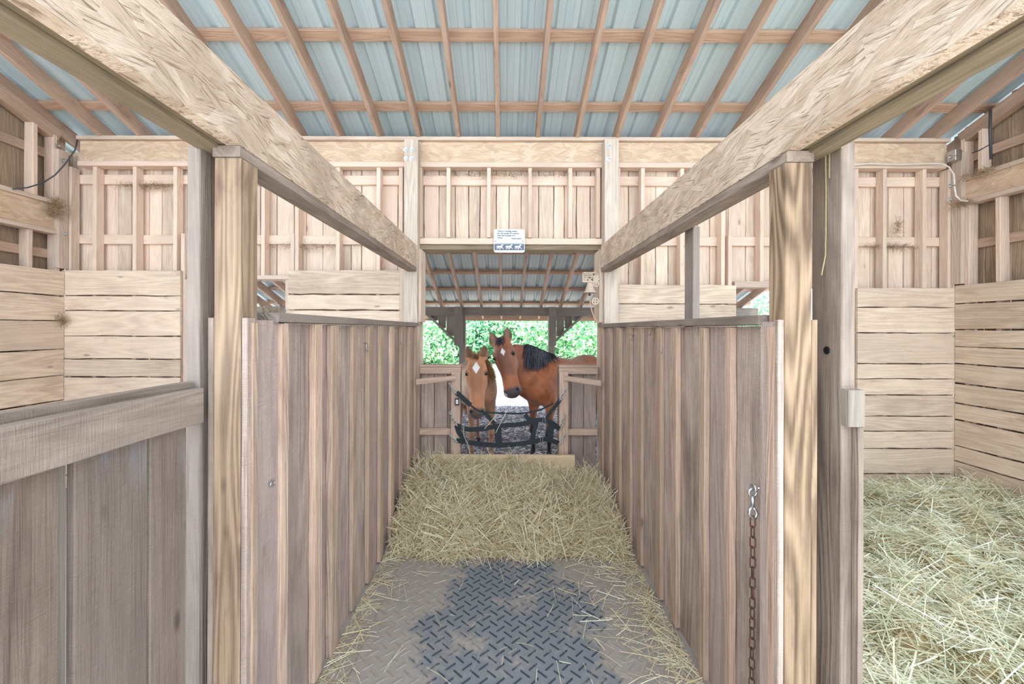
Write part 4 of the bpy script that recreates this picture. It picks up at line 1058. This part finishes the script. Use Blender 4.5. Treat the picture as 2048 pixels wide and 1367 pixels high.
    for q in (1, -1):
        d = np.sqrt((t - .575) ** 2 + (f - .058) ** 2 + (sd - .052 * q * mz * hw) ** 2); blend(inh * ss(-d, -.026, -.015), (.008, .007, .007))
        d = np.sqrt((t - .17) ** 2 + (f - .045) ** 2 + (sd - .1 * q * hw) ** 2); blend(inh * ss(-d, -.05, -.025) * .75, col['dark'])
    if star:
        d = np.abs((t - star[0]) / star[2]) + np.abs((sd - star[1]) / star[3]); blend(inh * (f > .02) * ss(-d, -1.06, -.92), (.82, .80, .78))
    for w_ in col.get('snip', []):
        d = np.abs((t - w_[0]) / w_[2]) + np.abs((sd - w_[1]) / w_[3]); blend(inh * (f > -.02) * ss(-d, -1.2, -.8) * .8, (.62, .55, .53))
    for (base, ed, fd, wd) in ears:
        d = V - npv(base); e = d @ npv(ed) / hs; ff = d @ npv(fd) / hs; ww = d @ npv(wd) / hs
        ine = (e > .015) & (e < .18) & (np.abs(ww) < .07) & (np.abs(ff) < .06)
        blend(ine * .8, col['ear']); blend(ine * ss(-np.abs(ww), -.032, -.018) * (ff > -.01) * .75, col['earin']); blend(ine * ss(e, .12, .15) * .8, col['dark'])
    blend(ss(-z, -.055 * s, -.045 * s), s2l(62, 52, 46))
    ca = me2.attributes.new('col', 'FLOAT_COLOR', 'POINT'); ca.data.foreach_set('color', np.concatenate([C, np.ones((n, 1))], 1).astype(np.float32).ravel())
    me2.materials.clear(); me2.materials.append(M['coat']); me2.polygons.foreach_set('use_smooth', [True] * len(me2.polygons))
    bo = bpy.data.objects.new('body', me2); COL.objects.link(bo); bo.parent = root
    for q in (1, -1):
        m_ = MB(); c = Hd(.170, .043, q * .0905 * hw); r_ = .0195 * hs
        m_.lathe(c - Lx * r_, Lx, [(math.sin(math.pi * i / 10) * r_, r_ - math.cos(math.pi * i / 10) * r_) for i in range(11)], 16); m_.build('eye', 'eye', root, smooth_=True)
    # hair
    def hair(name_, roots, dirs, lens, wid, mat, droop=.6, curl=.2):
        n_ = len(roots); roots = np.array(roots); D = np.array(dirs); D /= np.linalg.norm(D, axis=1, keepdims=True)
        nn = np.cross(D, RNG.normal(size=(n_, 3))); nn /= np.linalg.norm(nn, axis=1, keepdims=True); lens = np.array(lens)
        return ribbons(name_, mat, roots + D * lens[:, None] * .5, D, nn, lens, np.full(n_, wid), RNG.uniform(-curl, curl, n_), RNG.uniform(0, 1, n_), parent=root, segs=3)
    rt, dr, le = [], [], []
    for _ in range(col.get('nfore', 260)):
        rt.append(tuple(Hd(-.03 + RNG.normal(0, .012), .045 + RNG.normal(0, .02), RNG.normal(0, .022)))); dr.append(tuple(Lx * 1. + Fx * (.28 + RNG.normal(0, .1)) + Sx * RNG.normal(0, .25))); le.append(U(.05, col.get('forelen', .11)))
    hair('forelock', rt, dr, le, .005, fore_mat)
    from mathutils.bvhtree import BVHTree
    tr_ = BVHTree.FromObject(bo, bpy.context.evaluated_depsgraph_get()) if False else BVHTree.FromPolygons([tuple(v) for v in V], [tuple(p.vertices) for p in me2.polygons])
    side_ = Vector(col['maneside']).normalized(); lines = []; K = 7
    qa, qb = col.get('maneq', (.15, .95))
    while len(lines) < col.get('nmane', 1500):
        pq = cr(neck, U(qa, qb)); top = Vector(pq[:3]) + side_ * RNG.normal(.0, .012) + Vector((0, 0, .6))
        hit = tr_.ray_cast(top, Vector((0, 0, -1)))
        if hit[0] is None: lines.append(None); continue
        p = hit[0] + Vector((0, 0, -.006)); ln = col.get('manelen', .22) * U(.25, 1.) / K; d = (side_ * .8 + Vector((0, 0, -.3)) + Vector(RNG.normal(0, .15, 3))).normalized(); pts = [p.copy()]; off = U(.004, .02)
        for k in range(K - 1):
            d = (d + Vector((0, 0, -.35)) + Vector(RNG.normal(0, .10, 3))).normalized(); p = p + d * ln
            nr = tr_.find_nearest(p)
            if nr[0] is not None:
                sgn = (p - nr[0]).dot(nr[1])
                if sgn < off: p = nr[0] + nr[1] * off
            pts.append(p.copy())
        lines.append(pts)
    m_ = MB()
    for pts in lines:
        if pts is None: continue
        vs = []; rn = R()
        for k, p in enumerate(pts):
            t_ = (pts[min(k + 1, K - 1)] - pts[max(k - 1, 0)]).normalized(); nr = tr_.find_nearest(p)[1]; sd_ = t_.cross(nr).normalized(); w_ = .0045 * (1 - .8 * k / K)
            vs += [p - sd_ * w_, p + sd_ * w_]
        m_.add(vs, [(2 * k, 2 * k + 1, 2 * k + 3, 2 * k + 2) for k in range(K - 1)], rnd=rn)
    m_.build('mane', mane_mat, root)
    rt, dr, le = [], [], []
    for _ in range(500):
        p_ = W(-1.50 + RNG.normal(0, .015), RNG.normal(0, .03), 1.16 - abs(RNG.normal(0, .05))); rt.append(tuple(p_)); dr.append(tuple(-ux * .12 + Vector((0, 0, -1)) + Vector(RNG.normal(0, .05, 3)))); le.append(U(.45, .75) * s)
    hair('tail', rt, dr, le, .01, mane_mat)
    return root

bay = dict(base=s2l(176, 106, 68), alt=s2l(126, 70, 46), dark=s2l(42, 36, 38), head=s2l(152, 98, 74), nose=s2l(182, 110, 68), muzzle=s2l(66, 64, 70), ear=s2l(84, 64, 52), earin=s2l(150, 110, 90),
           facedark=.45, maneside=(-.35, -.93, 0), manelen=.46, maneq=(.0, .5), nmane=2400, nfore=420, snip=[(.60, -.075, .04, .02)])
make_horse('tall bay horse with black mane and small white star, head hung over the guard', .88, 1.05, (.415, 4.92), (-.68, -.74),
           (-.035, 4.79, 1.475), (.21, -.34, -.92), (-.36, -.93, .35), 1.04,
           [(.60, 5.28, .98, .32, .20), (.43, 5.10, 1.03, .33, .185), (.27, 4.98, 1.13, .31, .155), (.12, 4.91, 1.255, .25, .125), (.02, 4.86, 1.36, .15, .088)],
           bay, 'mane', 'mane', star=(.135, .012, .045, .028), dark_legs=True, legs=[(.02, 0), (-.03, 0), (0, 0), (.06, 0)], ear_tilt=((0, 0), (0, 0)), hw=1.22, mz=1.12)
chs = dict(base=s2l(198, 150, 118), alt=s2l(170, 120, 90), dark=s2l(88, 66, 54), head=s2l(190, 128, 88), nose=s2l(200, 136, 96), muzzle=s2l(92, 84, 84), ear=s2l(120, 84, 52), earin=s2l(84, 60, 42),
           facedark=.4, maneside=(.95, -.3, 0), manelen=.42, maneq=(.2, 1.), nmane=1500, nfore=200, forelen=.07)
make_horse('smaller chestnut horse with white diamond star, nibbling the top strap', .80, 1.18, (-.28, 4.98), (.22, -.97),
           (-.315, 4.56, 1.295), (.035, -.33, -.94), (-.03, -.94, .35), 1.02,
           [(-.33, 5.28, .96, .25, .17), (-.31, 5.10, 1.04, .225, .135), (-.305, 4.92, 1.12, .19, .115), (-.31, 4.76, 1.19, .15, .095), (-.315, 4.63, 1.22, .115, .08)],
           chs, 'mane2', 'forelock2', star=(.115, .002, .068, .042), legs=[(.0, 0), (.02, 0), (0, 0), (.05, 0)], hw=1.14)

# ================================================================ OUTDOORS
def foliage(name, c, r, n, label, mat, trunk=True, cat='tree', seed=0):
    t = thing(name, label, cat)
    c = np.array(c); d = RNG.normal(size=(n, 3)); d /= np.linalg.norm(d, axis=1, keepdims=True)
    # clumps on the crown surface
    k = max(8, n // 90); cc = RNG.normal(size=(k, 3)); cc /= np.linalg.norm(cc, axis=1, keepdims=True); cc = c + cc * np.array(r) * RNG.uniform(.55, 1., (k, 1))
    b = cc[RNG.integers(0, k, n)] + RNG.normal(size=(n, 3)) * np.array(r) * .17
    b[:, 2] = np.maximum(b[:, 2], .05)
    nn = np.cross(d, RNG.normal(size=(n, 3))); nn /= np.linalg.norm(nn, axis=1, keepdims=True)
    ribbons('foliage', mat, b, d, nn, RNG.uniform(.12, .28, n), RNG.uniform(.07, .14, n), RNG.uniform(-.3, .3, n), RNG.uniform(0, 1, n), parent=t, segs=3)
    if trunk:
        m_ = MB(); m_.tube([(c[0], c[1], -.05), (c[0] + .1, c[1], c[2] * .5), (c[0], c[1] + .1, c[2])], .15, 8, rr=[.2, .15, .08]); m_.build('trunk', 'bark', t)
    return t
k = 0
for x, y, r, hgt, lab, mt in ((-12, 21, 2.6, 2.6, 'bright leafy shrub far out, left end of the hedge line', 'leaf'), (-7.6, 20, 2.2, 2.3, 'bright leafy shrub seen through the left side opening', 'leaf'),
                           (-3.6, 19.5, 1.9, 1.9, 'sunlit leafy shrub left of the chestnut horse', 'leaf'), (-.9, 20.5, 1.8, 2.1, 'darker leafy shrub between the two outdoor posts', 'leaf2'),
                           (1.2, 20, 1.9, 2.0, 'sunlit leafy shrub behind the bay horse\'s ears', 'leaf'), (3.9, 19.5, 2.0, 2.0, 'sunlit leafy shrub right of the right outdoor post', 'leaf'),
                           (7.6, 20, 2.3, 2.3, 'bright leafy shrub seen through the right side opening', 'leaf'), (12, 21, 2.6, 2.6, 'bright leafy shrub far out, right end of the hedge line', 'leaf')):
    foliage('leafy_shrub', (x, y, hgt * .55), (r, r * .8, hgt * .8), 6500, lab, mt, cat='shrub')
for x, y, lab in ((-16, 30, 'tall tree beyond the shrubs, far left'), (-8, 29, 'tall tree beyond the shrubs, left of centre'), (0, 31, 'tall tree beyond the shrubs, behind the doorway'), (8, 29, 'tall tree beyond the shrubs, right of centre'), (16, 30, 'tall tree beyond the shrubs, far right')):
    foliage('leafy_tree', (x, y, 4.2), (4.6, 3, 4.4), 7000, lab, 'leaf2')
# bark chips
n = 9000
b = np.stack([RNG.uniform(-3, 3, n), RNG.uniform(4.45, 8.6, n), RNG.uniform(.004, .03, n)], 1)
a = RNG.uniform(0, 6.28, n); e = RNG.normal(0, .25, n); D = np.stack([np.cos(a) * np.cos(e), np.sin(a) * np.cos(e), np.sin(e)], 1); N = np.tile(np.array([[0, -.3, 1.]]), (n, 1)) + RNG.normal(0, .3, (n, 3))
tag(ribbons('mulch_chips', 'chips', b, D, N / np.linalg.norm(N, axis=1, keepdims=True), RNG.uniform(.03, .13, n), RNG.uniform(.01, .03, n), RNG.uniform(0, .3, n), RNG.uniform(0, 1, n)), 'grey shredded mulch chips on the shaded ground behind the doorway', 'mulch', kind='stuff')

GR = dict(wooden_post='tall barn posts', door_jamb='upright door jambs of the stalls', corner_post='corner posts of the back wall', roof_beam='long beams above the partitions', stall_partition='stall partitions along the aisle',
          half_wall_panel='half-wall panels beside the opening', outdoor_post='posts under the outdoor roof edge', wall_hook='hooks on the partitions', screw_eye='screw eyes on the partitions', straw_wisp='straw wisps caught in the woodwork',
          leafy_shrub='shrubs beyond the barn', leafy_tree='trees beyond the shrubs', horse='horses at the doorway', baling_twine='loose baling twine')
for o in list(sc.objects):
    g = GR.get(o.name.split('.')[0])
    if g and o.parent is None: o['group'] = g
# ================================================================ LIGHT, CAMERA
w = bpy.data.worlds.new('sky'); sc.world = w; w.use_nodes = True
nt = w.node_tree; bg = nt.nodes['Background']; bg.inputs[0].default_value = (.80, .90, 1.0, 1); bg.inputs[1].default_value = 1.7
ld = bpy.data.lights.new('sun', 'SUN'); ld.energy = 6.0; ld.angle = math.radians(1.0); ld.color = (1, .95, .88)
lo = bpy.data.objects.new('sun', ld); COL.objects.link(lo); lo.rotation_euler = Vector((-.50, .10, -1)).to_track_quat('-Z', 'Y').to_euler()
cd = bpy.data.cameras.new('camera'); co = bpy.data.objects.new('camera', cd); COL.objects.link(co)
cd.sensor_width = 36; cd.lens = F / 2048 * 36; cd.clip_start = .02; cd.clip_end = 300
cd.shift_x = (1024 - VX) / 2048; cd.shift_y = -(683.5 - VY) / 2048
co.matrix_world = Matrix.Translation((0, 0, H)) @ Matrix.Rotation(math.pi / 2, 4, 'X') @ Matrix.Rotation(ROLL, 4, 'Z')
sc.camera = co
sc.view_settings.view_transform = 'Standard'; sc.view_settings.look = 'None'; sc.view_settings.gamma = 1; sc.view_settings.use_curve_mapping = False
sc.view_settings.exposure = 1.15
sc.cycles.max_bounces = 8; sc.cycles.diffuse_bounces = 6; sc.cycles.use_denoising = True
